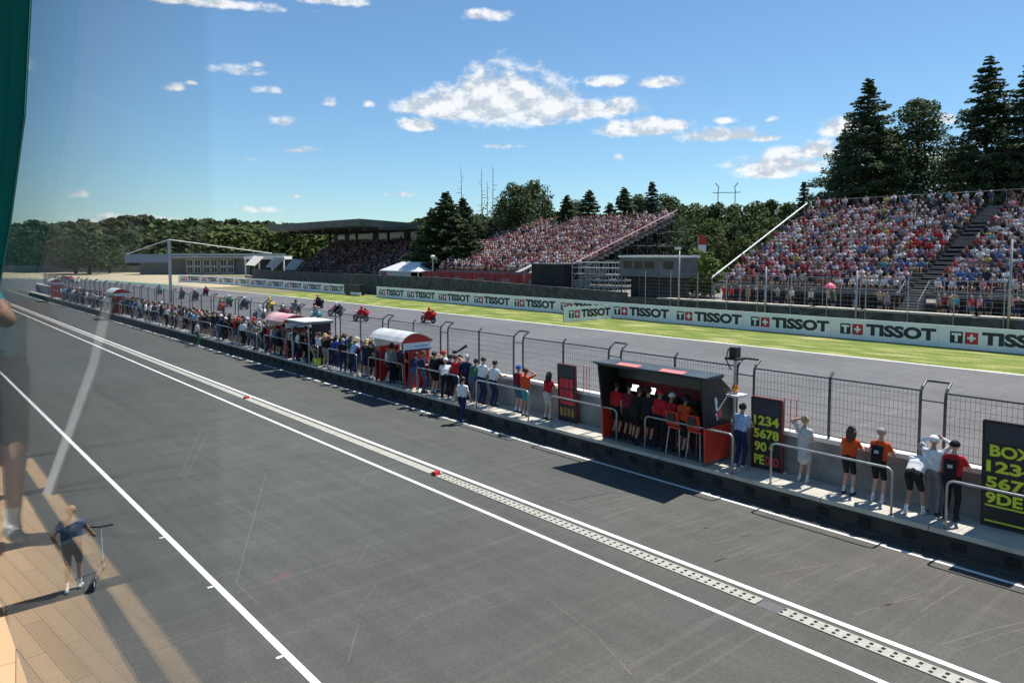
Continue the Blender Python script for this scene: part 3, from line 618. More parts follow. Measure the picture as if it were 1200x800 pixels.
for yy in (62.2, 63.4, 65.5, 68): lattice(mb, 62, 84.6, yy + .0, 1.6, 3.6, 11.2, 11)
for k in range(12):
    x = 62 + 22.6 * k / 11
    for z in (3.5, 5.4, 7.3, 9.2):
        if z < 3.6 + 7.6 * k / 11: mb.tube([(x, 62.2, z), (x, 68, z)], .035, 5)
mb.build('scaffolding', STEEL_D, gb)
mb = MB(gb.location)
for k in range(12): mb.box(60.9, 61.0, 62.5 + k * 2.45, 62.5 + k * 2.45 + 2.3, 2.15, 3.7)
mb.build('front_panel', mat('stand_red', (.27, .018, .02), .6, var=.3, scale=.8), gb)
for k in range(5): mb = MB(gb.location); mb.box(60.85, 60.895, 66.5 + k * 5.2, 66.5 + k * 5.2 + 1.6, 2.5, 3.1); mb.build('sign_plate', mat('dull_grey', (.22, .15, .15), .7), gb)
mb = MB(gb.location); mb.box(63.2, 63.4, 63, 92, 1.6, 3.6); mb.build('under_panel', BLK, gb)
# scaffold tower and media cabin right of the middle stand
t = thing('scaffold_tower', 'grey scaffolding tower between the black box and the cabin', 'scaffolding', (62, 57, 1.6)); mb = MB(t.location)
for x in (60.5, 61.6, 62.7):
    for y in (53.2, 54.6, 56, 57.4, 58.8, 60.2): mb.tube([(x, y, 1.2), (x, y, 5.3)], .045, 5)
for z in (1.9, 2.6, 3.3, 4.0, 4.7, 5.3):
    for x in (60.5, 61.6, 62.7): mb.tube([(x, 53.2, z), (x, 60.2, z)], .04, 5)
for k in range(5): mb.tube([(60.45, 53.2 + k * 1.4, 1.9), (60.45, 54.6 + k * 1.4, 3.3)], .03, 5); mb.tube([(60.45, 54.6 + k * 1.4, 3.3), (60.45, 53.2 + k * 1.4, 4.7)], .03, 5)
mb.build('tube_frame', GALV, t); mb = MB(t.location)
for z in (2.62, 3.96): mb.box(60.6, 62.6, 53.3, 60.1, z, z + .06)
mb.box(60.52, 60.56, 55, 58.4, 4.05, 4.55); mb.box(60.52, 60.56, 57.6, 60, 2.7, 3.2); mb.build('deck_board', GREYP, t)
t = thing('black_box_stand', 'plain black curtained box beside the middle stand', 'booth', (61, 64, 1.6)); mb = MB(t.location); mb.box(59.6, 62.6, 60.7, 66.2, 1.0, 5.0); mb.build('curtain', mat('booth_curtain', (.02, .021, .024), .9, var=.3, scale=1.5), t)
mb = MB(t.location); mb.box(59.5, 62.7, 60.6, 66.3, 5.0, 5.12); mb.build('top_frame', STEEL_D, t)
t = thing('media_cabin', 'long grey raised cabin with white roof edge right of the scaffolding', 'cabin', (62, 49.5, 1.6)); mb = MB(t.location); mb.box(60.5, 63.5, 45.2, 53.0, 3.9, 5.9); mb.build('wall', mat('cabin_grey', (.13, .135, .14), .6, var=.2, scale=.8), t)
mb = MB(t.location); mb.box(60.3, 63.7, 45.0, 53.1, 5.9, 6.1); mb.build('roof', WHT, t)
for (a, b) in ((46, 47.2), (48.4, 49.6), (50, 51), (51.4, 52.5)): mb = MB(t.location); mb.box(60.46, 60.495, a, b, 4.75, 5.5); mb.build('window', GLASS_D, t)
for y in (45.3, 47.8, 50.4, 52.9):
    for x in (60.6, 63.4): mb = MB(t.location); mb.tube([(x, y, 1.6), (x, y, 3.9)], .06, 6); mb.build('leg', STEEL_D, t)
mb = MB(t.location); mb.box(62.2, 62.3, 45.3, 52.9, 1.6, 3.85); mb.build('screen', mat('brown_net', (.06, .05, .045), .9, var=.3, scale=1.5), t)
# ------------------------------------------------------------------ covered stand, far left
gc = thing('covered_grandstand', 'dark covered grandstand with flat overhanging roof, far left beyond the track', 'grandstand', (66, 130, 1.6)); O = gc.location
YC0, YC1 = 107.5, 145.0
mb = MB(O)
for r in range(14): mb.box(64 + r * .72, 64.72 + r * .72, YC0, YC1, 1.6, 2.2 + r * .44)
mb.build('terracing', mat('covered_deck', (.055, .055, .06), .9, var=.3, scale=.8), gc)
DKW = mat('dark_cladding', (.035, .04, .045), .8, var=.2, scale=.6)
mb = MB(O); mb.box(74.2, 74.5, YC0, YC1, 1.6, 8.6); mb.build('wall', DKW, gc)
mb = MB(O); mb.prism([(66.5, 1.6), (74.2, 1.6), (74.2, 9.9), (73, 9.9), (66.5, 5.2)], 'y', YC0 - .3, YC0, 0); mb.build('wall', DKW, gc)
mb = MB(O)
for (a, b) in ((109, 115.5), (118, 127), (129.5, 139), (140.5, 144)): mb.box(74.25, 74.45, a, b, 8.65, 10.0)
mb.build('window', mat('bright_gap', (.45, .50, .50), .3), gc)
for y in (108.0, 116.8, 128.2, 139.8, 144.8): mb = MB(O); mb.box(74.1, 74.55, y - .8, y + .8, 8.6, 10.7); mb.build('pier', DKW, gc)
for y in (108.5, 120, 132, 143.5): mb = MB(O); mb.box(72, 72.4, y - .2, y + .2, 4, 10.6); mb.build('column', DKW, gc)
mb = MB(O); mb.hexa([(61.8, 112.0, 10.9), (75.5, YC0 - 1.5, 10.1), (75.5, 150, 10.1), (61.8, 150.5, 10.9)], [(61.8, 112.0, 12.1), (75.5, YC0 - 1.5, 11.1), (75.5, 150, 11.1), (61.8, 150.5, 12.1)]); mb.build('roof', mat('roof_sheet', (.10, .11, .10), .7, var=.2, scale=.5), gc)
mb = MB(O)
for k in range(8): mb.box(64, 73.5, 109 + k * 5.2, 109.3 + k * 5.2, 10.2, 10.7)
mb.build('roof_beam', STEEL_D, gc)
mb = MB(O)
for k in range(15): mb.tube([(63.6, 108 + k * 2.6, 1.6), (63.6, 108 + k * 2.6, 4.4)], .05, 5)
for z in (2.4, 3.0): mb.tube([(63.6, 108, z), (63.6, 145, z)], .04, 5)
mb.build('railing', STEEL_D, gc)
mb = MB(O); mb.box(62.9, 63.1, 101, 150, 1.6, 2.5); mb.build('front_panel', GREYP, gc)
# white marquee + boards + far buildings
t = thing('marquee', 'white peaked tent between the covered stand and the pine trees', 'tent', (64, 98.5, 1.6)); mb = MB(t.location)
e = [(61, 93), (67, 93), (67, 104.2), (61, 104.2)]; k4 = [(63.2, 95.8), (64.8, 95.8), (64.8, 101), (63.2, 101)]
mb.hexa([(x, y, 3.45) for x, y in e], [(x, y, 3.6) for x, y in e]); mb.hexa([(x, y, 3.6) for x, y in e], [(x, y, 4.95) for x, y in k4]); mb.build('roof', WHT, t)
for x, y in e: mb = MB(t.location); mb.tube([(x, y, 1.6), (x, y, 3.5)], .05, 6); mb.build('leg', WHT, t)
mb = MB(t.location); mb.box(61.2, 61.3, 95.4, 102.2, 1.6, 3.4); mb.build('side_sheet', mat('tent_side', (.42, .45, .46), .7), t)
t = thing('lamp_post', 'slim post with round white lamp beside the white marquee', 'lamp post', (62, 90.6, 1.6)); mb = MB(t.location); mb.tube([(62, 90.6, 1.6), (62, 90.6, 5.6)], .1, 8); mb.build('shaft', GALV, t); mb = MB(t.location); mb.sphere((62, 90.6, 5.8), (.35, .35, .25)); mb.build('lamp', WHT, t, True)
for i, (px, py, D) in enumerate(((297, 304, 172), (321, 306, 160), (343, 308, 150))):
    x, y = at_dist(px, D); z = H + (296 - py) / F * D * 1.06; t = thing('sun_shade', f'white tilted square sail shade before the covered stand, {("left", "middle", "right")[i]} of three', 'shade', (x, y, 0), -YAW, 'tilted white shades'); s = 1.15
    mb = MB(); mb.hexa([(-s * 1.2, -1.2, z - 1.0), (s * .6, -1.2, z - 1.2), (s * 1.5, 1.6, z + .7), (-s * .4, 1.6, z + 1.0)], [(-s * 1.2, -1.2, z - .96), (s * .6, -1.2, z - 1.16), (s * 1.5, 1.6, z + .74), (-s * .4, 1.6, z + 1.04)]); mb.build('sail', mat('sail_cloth', (.8, .8, .78), .7, trans=.55), t)
    mb = MB(); mb.tube([(0, .4, 0), (0, .4, z)], .06, 6); mb.build('pole', GALV, t)
for i, (yy, xx) in enumerate(((69.0, 59.9), (66.3, 59.7))):
    t = thing('sun_shade', f'bright white slanting panel on the corner of the red fence, {("left", "right")[i]} one of two', 'shade', (xx, yy, 1.6)); mb = MB(); mb.hexa([(0, .6, 2.35), (0, -.5, 2.45), (1.9, -1.7, 3.55), (1.9, -.6, 3.45)], [(0, .6, 2.38), (0, -.5, 2.48), (1.9, -1.7, 3.58), (1.9, -.6, 3.48)]); mb.build('sail', MATS['sail_cloth'], t)
    mb = MB(); mb.tube([(1.0, 0, 0), (1.0, 0, 3.0)], .05, 6); mb.build('pole', GALV, t)
t = thing('hospitality_tent', 'white framed open tent with dark interior beyond the trackside boards', 'tent', (0, 0, 0)); x, y = at_dist(316, 176); t.location = (x, y, 0); t.rotation_euler.z = -YAW - .1
mb = MB(); mb.box(-5.2, 4.2, -2, 2.5, 4.9, 5.6); mb.build('roof', WHT, t)
for xx in (-5, -1.8, 1.2, 3.9): mb = MB(); mb.box(xx, xx + .25, -1.9, -1.6, 0, 4.9); mb.build('leg', WHT, t)
mb = MB(); mb.box(-5, 4, .5, .7, 0, 4.9); mb.build('back_sheet', BLK, t)
t = thing('pit_building', 'small two storey building with white window frames and flat grey roof beyond the gravel', 'building'); x, y = at_dist(246, 236); t.location = (x, y, 0); t.rotation_euler.z = -YAW + .15
mb = MB(); mb.box(-7, 6.5, 0, 8, -.2, 4.6); mb.build('wall', GREYP, t); mb = MB(); mb.box(-21, 17, -2, 9, 4.6, 5.2); mb.build('roof', mat('building_roof', (.22, .23, .24), .6), t)
mb = MB(); mb.box(6.6, 17, 1, 7, 0, 4.6); mb.box(-20.5, -7.1, 3, 7, 0, 4.6); mb.build('annexe', GREYP, t)
for k in range(6):
    for j in range(2):
        x0 = -6.4 + k * 2.1 + (.5 if k > 1 else 0) + (.5 if k > 3 else 0); z0 = .5 + j * 2.1
        mb = MB(); mb.box(x0 - .12, x0 + 1.62, -.10, -.01, z0 - .12, z0 + 1.72); f = mb.build('window', WHT, t); mb = MB(); mb.box(x0, x0 + .7, -.13, -.102, z0, z0 + 1.6); mb.box(x0 + .8, x0 + 1.5, -.13, -.102, z0, z0 + 1.6); mb.build('pane', GLASS_D, f)
t = thing('container', 'orange red storage container beyond the gravel behind the canopy', 'container'); x, y = at_dist(178, 262); t.location = (x, y, 0); t.rotation_euler.z = -YAW; mb = MB(); mb.box(-3.6, 3.2, 0, 2.4, 0, 2.6)
mb.build('body', mat('rusty_red', (.35, .09, .05), .7, var=.2, scale=1), t); mb = MB(); mb.box(-3.7, 3.3, -.1, 2.5, 2.602, 2.75); mb.build('roof', DKW, t)
mb = MB(); pa = at_dist(-40, 300); pb = at_dist(232, 262); mb.add([(pa[0], pa[1], 0), (pb[0], pb[1], 0), (pb[0], pb[1], 2.2), (pa[0], pa[1], 2.2), (pa[0], pa[1] + .4, 0), (pb[0], pb[1] + .4, 0), (pb[0], pb[1] + .4, 2.2), (pa[0], pa[1] + .4, 2.2)], [(0, 1, 2, 3), (4, 7, 6, 5), (3, 2, 6, 7)])
o = mb.build('barrier_wall', mat('barrier_grey', (.16, .17, .19), .8, var=.2, scale=.2)); tag(o, 'long low grey barrier at the far edge of the gravel', 'barrier')
# start canopy with mast and stays
t = thing('cable_stayed_gantry', 'white cable stayed gantry with a single mast spanning the far track', 'gantry', (28.1, 100, 0)); mb = MB(t.location); mb.box(27.95, 28.25, 99.85, 100.15, 0, 8.0); mb.build('mast', GALV, t)
mb = MB(t.location); mb.box(23.0, 27.84, 99.7, 100.4, 5.15, 6.2); mb.build('box_beam', mat('beam_grey', (.30, .32, .35), .6), t); mb = MB(t.location); mb.box(28.36, 43.5, 99.85, 100.15, 6.0, 6.28); mb.build('beam', GALV, t)
mb = MB(t.location); mb.tube([(28.1, 100, 8.05), (23.1, 100, 6.2)], .07, 6); mb.tube([(28.1, 100, 8.05), (41.5, 100, 6.28)], .07, 6); mb.build('stay', GALV, t)
# power pylon
t = thing('power_pylon', 'distant twin mast power pylon above the woods', 'pylon'); x, y = at_dist(850, 520); t.location = (x, y, 0); t.rotation_euler.z = -math.atan2(x, y); mb = MB(); z0 = H + (296 - 220) / F * 560
for s in (-1, 1): mb.tube([(s * 5.5, 0, 0), (s * 5.5, 0, z0 - 7), (s * 5.0, 0, z0 - 5.5), (s * 7.2, 0, z0 - 2.5)], .32, 6)
mb.tube([(-9, 0, z0 - 9.0), (9, 0, z0 - 9.0)], .25, 6); mb.build('frame', STEEL_D, t)
# feather flag
t = thing('feather_flag', 'red and white feather flag among the shrubs beside the right stand', 'flag'); x, y = at_dist(822, 92); t.location = (x, y, 1.6); t.rotation_euler.z = -math.atan2(x, y); zt = H + (296 - 277) / F * 92 * 1.05 - 1.6; mb = MB(); mb.tube([(-.4, 0, 0), (-.4, 0, zt)], .05, 6); mb.build('pole', GALV, t)
mb = MB(); mb.prism([(-.35, zt - 2.2), (.5, zt - 2.1), (.55, zt - 1.2), (-.35, zt - 1.2)], 'y', -.02, .02); mb.build('cloth', WHT, t)
mb = MB(); mb.prism([(-.35, zt - 1.195), (.55, zt - 1.195), (.6, zt - .5), (.2, zt), (-.35, zt - .1)], 'y', -.02, .02); mb.build('cloth', RED, t)
# ------------------------------------------------------------------ team stand (pit gantry)
PZ = .55
t = thing('pit_stand', 'black and orange team stand with flared flat roof on the pit wall', 'team stand', (17.5, 13.6, PZ)); O = t.location
ya, yb = 11.75, 15.45
mb = MB(O); mb.box(16.9, 18.1, ya, yb, PZ + .002, PZ + .10); mb.build('floor', GREYP, t)
for (y, nm) in ((ya - .06, 0), (yb, 1)):
    mb = MB(O); mb.prism([(16.90, 1.62), (18.25, 1.62), (18.27, 2.45), (17.75, 2.5), (17.62, 2.93), (16.70, 2.96)], 'y', y, y + .06); w = mb.build('side_wall', BLK, t)
    mb = MB(O); mb.prism([(16.95, PZ + .1), (18.2, PZ + .1), (18.24, 1.618), (16.90, 1.618)], 'y', y, y + .06); mb.build('lower_side', ORANGE, t)
mb = MB(O); mb.hexa([(16.68, ya - .1, 2.97), (17.66, ya - .1, 2.94), (17.66, yb + .1, 2.94), (16.68, yb + .1, 2.97)], [(16.60, ya - .25, 3.06), (17.70, ya - .1, 3.04), (17.70, yb + .1, 3.04), (16.60, yb + .25, 3.06)])
mb.hexa([(17.6, ya, 2.5), (18.3, ya, 2.46), (18.3, yb, 2.46), (17.6, yb, 2.5)], [(17.6, ya, 2.94), (17.66, ya, 2.94), (17.66, yb, 2.94), (17.6, yb, 2.94)]); mb.build('roof', mat('stand_roof', (.045, .055, .06), .35, var=.2, scale=2), t)
for (a, b) in ((12.3, 13.3), (13.9, 14.9)):
    mb = MB(O); mb.hexa([(16.64, a, 3.062), (17.1, a + .15, 3.055), (17.1, b, 3.055), (16.64, b - .2, 3.062)], [(16.64, a, 3.068), (17.1, a + .15, 3.061), (17.1, b, 3.061), (16.64, b - .2, 3.068)])
    mb.build('roof_panel', mat('roof_pink', (.62, .16, .15), .6), t)
mb = MB(O); mb.box(18.02, 18.08, ya, yb, PZ + .1, 2.45); mb.build('back_wall', mat('stand_back', (.14, .010, .012), .7), t)
mb = MB(O); mb.box(17.62, 18.0, ya, yb, 1.48, 1.54); mb.box(17.64, 17.68, ya, yb, 1.1, 1.48); mb.build('counter', BLK, t)
for y in (12.3, 13.0, 13.7, 14.4, 15.05): mb = MB(O); mb.box(17.94, 17.99, y - .3, y + .3, 1.72, 2.1); mb.build('monitor', BLK, t)
for y in (14.55, 13.9):
    mb = MB(O); mb.hexa([(17.3, y - .12, 2.22), (17.32, y - .12, 2.20), (17.32, y + .12, 2.20), (17.3, y + .12, 2.22)], [(17.38, y - .12, 2.38), (17.40, y - .12, 2.36), (17.40, y + .12, 2.36), (17.38, y + .12, 2.38)]); mb.build('screen', emit_mat('screen_lit', (.8, .85, .85), 1.6), t)
yl = ya - .068   # emblem on the right end wall
mb = MB(O)
mb.prism([(17.28, 2.40), (17.36, 2.44), (17.44, 2.30), (17.42, 2.16), (17.50, 2.06), (17.46, 2.0), (17.36, 2.08), (17.34, 2.22)], 'y', yl - .006, yl); mb.prism([(17.34, 1.98), (17.42, 1.98), (17.50, 1.80), (17.44, 1.76)], 'y', yl - .006, yl)
mb.prism([(17.46, 2.08), (17.90, 2.42), (17.92, 2.39), (17.50, 2.04)], 'y', yl - .006, yl); mb.build('emblem', WHT, t)
mb = MB(O); mb.prism([(17.45, 2.02), (17.58, 2.10), (17.66, 1.96), (17.60, 1.82), (17.48, 1.78), (17.42, 1.92)], 'y', yl - .010, yl - .001); mb.build('emblem', RED, t)
for i, y in enumerate((12.15, 12.85)):
    s = thing('high_stool', f'tall stool with orange and black back inside the team stand, {("nearer", "farther")[i]} one', 'stool', (17.25, y, PZ + .1)); mb = MB(); mb.box(-.2, .22, -.22, .22, .74, .80); mb.build('seat', ORANGE, s)
    mb = MB(); mb.hexa([(-.26, -.22, .86), (-.2, -.22, .82), (-.2, .22, .82), (-.26, .22, .86)], [(-.34, -.24, 1.26), (-.29, -.24, 1.26), (-.29, .24, 1.26), (-.34, .24, 1.26)]); mb.build('backrest', ORANGE, s)
    mb = MB(); mb.box(-.37, -.345, -.13, .13, .98, 1.2); mb.build('back_patch', BLK, s)
    for (a, b) in ((-.2, -.2), (-.2, .2), (.2, -.2), (.2, .2)): mb = MB(); mb.tube([(a * .9, b * .9, .74), (a * 1.2, b * 1.2, 0)], .018, 6); mb.build('leg', GALV, s)
# camera box on a pole behind the stand
t = thing('trackside_camera', 'black box camera with orange beacon on a post above the team stand end', 'camera', (18.15, 11.6, PZ - .12)); mb = MB(); mb.tube([(0, 0, 1.1), (0, 0, 3.0)], .045, 8); mb.build('post', GALV, t)
mb = MB(); mb.box(-.12, .1, -.1, .13, 3.05, 3.33); mb.hexa([(-.2, -.2, 2.98), (.2, -.2, 2.98), (.2, .22, 2.98), (-.2, .22, 2.98)], [(-.2, -.2, 3.04), (.2, -.2, 3.04), (.2, .22, 3.04), (-.2, .22, 3.04)]); mb.build('housing', BLK, t)
mb = MB(); mb.tube([(-.2, .1, 3.3), (-.28, .12, 3.0), (-.1, .08, 2.7)], .02, 6); mb.build('cable', BLK, t); mb = MB(); mb.sphere((0.0, -.02, 2.18), (.1, .1, .12)); mb.build('beacon', mat('beacon', (.85, .30, .03), .4), t, True)
mb = MB(); mb.box(-.3, .2, -.3, .12, 1.96, 2.02); mb.build('shelf', WHT, t)
# ------------------------------------------------------------------ pit boards
def pit_board(y, x, h, w, label, rows, tint, top=.35, lean=0.04, stripes=None, handle=True, rows_sz=.36):
    t = thing('pit_board', label, 'pit board', (x, y, PZ)); t.rotation_euler = (0, -lean, 0)   # faces -X
    mb = MB(); mb.box(0, .05, -w / 2, w / 2, .02, h); mb.build('board', BLK, t)
    mb = MB(); mb.box(-.012, -.001, -w / 2 + .02, w / 2 - .02, h - top, h - .03); mb.build('header', mat('board_header', (.03, .035, .05), .6), t)
    mb = MB()
    for (a, b) in ((-w / 2 - .03, -w / 2), (w / 2, w / 2 + .03)): mb.box(-.01, .06, a, b, .0, h + .01)
    mb.box(-.01, .06, -w / 2, w / 2, h, h + .03); mb.build('frame', tint, t)
    z = h - top - rows_sz * .5
    for r in rows:
        segs = r if isinstance(r, list) else [(r, 'y', 0, w - .12)]
        for (txt, c, off, tw) in segs:
            m = mat('board_yellow', (.62, .70, .05), .6) if c == 'y' else mat('board_red', (.62, .05, .05), .6)
            me = fit_text(txt, tw, rows_sz * .74, .035); me.materials.clear(); me.materials.append(m)
            me.transform(Matrix.Translation((-.018, off, z)) @ Matrix(((0, 0, -1, 0), (-1, 0, 0, 0), (0, 1, 0, 0), (0, 0, 0, 1)))); link_mesh('lettering', me, t)
        z -= rows_sz
    if stripes:
        for z in stripes: mb = MB(); mb.box(-.02, -.005, -w / 2 + .05, w / 2 - .05, z, z + .035); mb.build('stripe', mat('board_yellow', (.62, .70, .05), .6), t)
    return t
b1 = pit_board(10.45, 17.95, 1.95, .86, 'tall black pit board with yellow digits beside the team stand', ['1234', '5678', [('90', 'y', .17, .36), ('+', 'y', -.14, .12)], [('PE', 'y', .21, .30), ('DRO', 'r', -.17, .38)]], mat('frame_dark_red', (.20, .02, .02), .5), .42)
b2 = pit_board(4.76, 17.85, 2.3, 1.04, 'large black pit board reading BOX at the right picture edge', [[('BOX', 'y', .0, .80)], '1234', '5678', [('9DE', 'y', .12, .68), ('-', 'y', -.36, .12)]], BLK, .44, .06, (.46, .12), rows_sz=.345)
b3 = pit_board(18.0, 17.9, 1.98, .82, 'black pit board with red tiles standing left of the team stand', [], mat('frame_dark_red', (.20, .02, .02), .5), .40)
mb = MB()
for z in (1.2, .82):
    for k in range(3): mb.box(-.02, -.005, -.33 + k * .225, -.33 + k * .225 + .2, z, z + .32)
mb.box(-.02, -.005, -.36, .33, .62, .74); mb.build('red_tile', mat('tile_red', (.60, .03, .05), .55), b3)
mb = MB(); 
for k in range(4): mb.box(-.02, -.005, -.34 + k * .18, -.34 + k * .18 + .13, .2, .5)
mb.build('yellow_tile', mat('tile_olive', (.30, .28, .05), .6, col2=(.35, .08, .05), scale=9), b3)
for i, (y, w, z0, z1) in enumerate(((9.92, .34, 1.05, 2.0), (17.36, .26, 1.0, 2.0))):
    t = thing('board_handle', f'pink tube frame leaning on the fence {("beside the yellow digit board", "beside the red tile board")[i]}', 'frame', (18.16, y, PZ)); mb = MB(); mb.tube([(0, -w / 2, z0), (0, -w / 2, z1), (0, w / 2, z1), (0, w / 2, z0), (0, -w / 2, z0)], .016, 6); mb.tube([(0, 0, z0), (0, 0, z1)], .012, 6); mb.build('tube', mat('pink_tube', (.75, .22, .22), .5), t)
# ------------------------------------------------------------------ red kiosks on the platform
def kiosk(y0, L, label, tint, x0=17.0, hw=2.35, roofm=None):
    if roofm is None: roofm = mat('kiosk_roof', (.55, .57, .56), .5, var=.12, scale=2)
    t = thing('timing_kiosk', label, 'kiosk', (17.6, y0, PZ)); 
    mb = MB(); mb.box(-.45, .60, 0, .06, .0, 1.62); mb.build('end_panel', tint, t); mb = MB(); mb.box(-.45, .60, L - .06, L, .0, 1.62); mb.build('end_panel', tint, t)
    mb = MB(); mb.box(.54, .60, .06, L - .06, 0, 1.1); mb.build('back_panel', tint, t); mb = MB(); mb.box(.2, .53, .06, L - .06, 1.02, 1.08); mb.build('counter', GREYP, t)
    mb = MB(); mb.box(-.70, .66, -.05, .06, 1.63, 1.98); mb.build('fascia', WHT, t); mb = MB(); mb.box(-.70, .66, L - .06, L + .05, 1.63, 1.98); mb.build('fascia', WHT, t)
    mb = MB(); mb.box(-.2, .5, -.062, -.052, 1.78, 1.86); mb.build('fascia_stripe', CL['sky'], t); mb = MB(); mb.box(-.70, .66, -.058, -.04, 1.63, 1.69); mb.build('fascia_trim', CL['navy'], t)
    arc = [(-.90 + 1.65 * k / 10, 2.0 + .36 * math.sin(PI * (k / 10) ** .8)) for k in range(11)]
    mb = MB(); mb.prism(arc + [(.66, 1.98), (-.80, 1.98)], 'y', -.05, .06); mb.build('gable', RED, t)
    mb = MB(); mb.prism([(a, b + .012) for a, b in arc] + [(a, b + .05) for a, b in arc[::-1]], 'y', -.12, L + .12); mb.build('roof', roofm or WHT, t, False)
    for y in (.03, L - .03): mb = MB(); mb.tube([(-.66, y, 0), (-.66, y, 1.63)], .03, 6); mb.build('post', RED, t)
    return t
kiosk(26.9, 2.5, 'red kiosk with curved white roof on the pit walkway', RED)
kiosk(39.0, 2.4, 'red kiosk with pink and white roof farther along the pit walkway', RED, roofm=mat('roof_faded', (.70, .50, .50), .6, col2=(.45, .05, .08), scale=.5))
kiosk(78.0, 2.6, 'far kiosk with pale roof among the distant crowd', RED)
kiosk(112.0, 2.6, 'farthest small red kiosk near the end of the walkway', RED)
t = thing('team_shelter', 'dark team shelter with flat pale roof just right of the pink roofed kiosk', 'shelter', (17.6, 36.2, PZ)); mb = MB(); mb.box(-.9, .7, 0, 2.2, 2.1, 2.2); mb.build('roof', GREYP, t); mb = MB(); mb.box(-.95, .75, -.05, 2.25, 2.201, 2.26); mb.build('roof_edge', WHT, t)
mb = MB(); mb.box(.5, .6, .05, 2.15, 0, 2.1); mb.box(-.5, .5, .0, .06, 1.2, 2.1); mb.build('panel', BLK, t)
for y in (.05, 2.1):
    mb = MB(); mb.tube([(-.66, y, 0), (-.66, y, 2.1)], .03, 6); mb.build('post', GALV, t)
x, y = 17.2, 37.4; t = thing('bin', 'lime yellow round tub on the walkway beside the red kiosk', 'tub', (17.16, 35.7, PZ)); mb = MB(); mb.tube([(0, 0, 0), (0, 0, .34)], [.17, .22], 14); mb.build('tub', CL['lime'], t, True); mb = MB(); mb.tube([(0, 0, .342), (0, 0, .37)], [.235, .235], 14); mb.build('rim', CL['lime'], t)
# ------------------------------------------------------------------ named people, right to left
def who(px, py, k, label, top, bot, hair, off=0.0, z=PZ, heading=0.0, x=None, **kw):
    X, Y = gp(px, py, z)
    if x is not None: X = x
    return put_person(pose(k), X, Y, z, heading + off, label, top, bot, hair=hair, **kw)
P1 = who(1131, 598, 'handson_long', 'person in red and black team shirt and cap beside the BOX board', 'red', 'black', ('cap', 'black'), x=17.62, shoes=SHOE_D)
P2 = who(1095, 600, 'photo_long', 'tall person in long white shirt and white cap raising a camera', 'white', 'grey', ('cap', 'white'), x=17.70, scale=1.02)
P3 = who(1070, 602, 'bend', 'person in white shirt and dark shorts bending over the wall, white socks', 'white', 'black', ('short', 'grey'), x=17.55, shoes=SHOE_W, socks=CL['white'])
P4 = who(1028, 588, 'handson', 'person in orange and black team shirt with cap and black shorts', 'orange', 'black', ('cap', 'grey'), x=17.60)
P5 = who(1000, 576, 'handson', 'person with long brown hair in orange top and black shorts', 'orange', 'black', ('long', 'brown'), x=17.62, scale=.95)
P6 = who(950, 561, 'brow', 'person in pale grey dress shading the eyes with one hand', 'pale', 'pale', ('short', 'blond'), x=17.72, scale=.97, shoes=SHOE_W)
P7 = who(872, 545, 'handson_long', 'person in light blue shirt and dark trousers between stand and board', 'sky', 'navy', ('short', 'dark'), x=17.66)
def panel_patch(p, m, dims=(-.13, .13, -.02, .02, 1.0, 1.34), nm='shirt_patch'):
    mb = MB(); x0, x1, y0, y1, z0, z1 = dims; mb.hexa([(x0, -.155, z0), (x1, -.155, z0), (x1, -.10, z0), (x0, -.10, z0)], [(x0 * 1.1, -.105, z1), (x1 * 1.1, -.105, z1), (x1, -.06, z1), (x0, -.06, z1)]); mb.build(nm, m, p)
for p in (P1, P4):
    panel_patch(p, CL['black'], (-.12, .12, 0, 0, .96, 1.36))
    mb = MB(); mb.hexa([(-.05, -.150, 1.19), (.05, -.150, 1.19), (.05, -.14, 1.19), (-.05, -.14, 1.19)], [(-.05, -.132, 1.26), (.05, -.132, 1.26), (.05, -.12, 1.26), (-.05, -.12, 1.26)]); mb.build('shirt_badge', CL['pale'], p)
t = thing('compact_camera', 'small black camera held up by the tall person in white', 'camera', (17.93, P2.location.y + .02, PZ + 1.70)); mb = MB(); mb.box(-.03, .04, -.06, .06, -.04, .04); mb.build('body', BLK, t); mb = MB(); mb.tube([(.04, 0, 0), (.09, 0, 0)], .028, 10); mb.build('lens', BLK, t)
# people inside the stand
for i, (y, k, top, bot, hr, lb) in enumerate(((15.2, 'relax', 'red', 'black', ('short', 'dark'), 'person in red shirt and black shorts at the far end of the team stand'),
        (14.75, 'handson', 'maroon', 'black', ('cap', 'black'), 'person in maroon shirt and black cap inside the team stand, second from its far end'),
        (14.35, 'lean', 'black', 'black', ('short', 'brown'), 'person in black shirt leaning on the counter inside the team stand'),
        (13.95, 'relax', 'black', 'black', ('short', 'dark'), 'person all in black at the middle of the team stand'),
        (13.55, 'handson_long', 'red', 'black', ('cap', 'red'), 'person in red shirt and red cap inside the team stand'),
        (13.15, 'lean_long', 'red', 'black', ('cap', 'white'), 'person in red shirt and pale cap leaning inside the team stand'),
        (12.65, 'lean', 'orange', 'black', ('short', 'dark'), 'person in orange shirt leaning forward beside the stools in the team stand'))):
    put_person(pose(k), 17.22 + (.1 if 'lean' in k else 0) * 0, y, PZ + .1, 0, lb, top, bot, hair=hr, shoes=SHOE_D, socks=CL['black'], skin=1)
who(648, 490, 'handson', 'person with long dark hair in red top and pale shorts beside the red tile board', 'red', 'pale', ('long', 'dark'), x=17.6, scale=.96)
who(619, 487, 'photo', 'person in orange vest and teal shorts holding up a phone', 'orange', 'teal', ('short', 'brown'), x=17.35)
who(603, 484, 'relax', 'person in maroon shirt and blue cap with shorts', 'maroon', 'denim', ('cap', 'blue'), x=17.55)
who(587, 474, 'handson_long', 'person in white shirt and navy trousers, right one of a white shirted pair', 'white', 'navy', ('short', 'dark'), x=17.6)
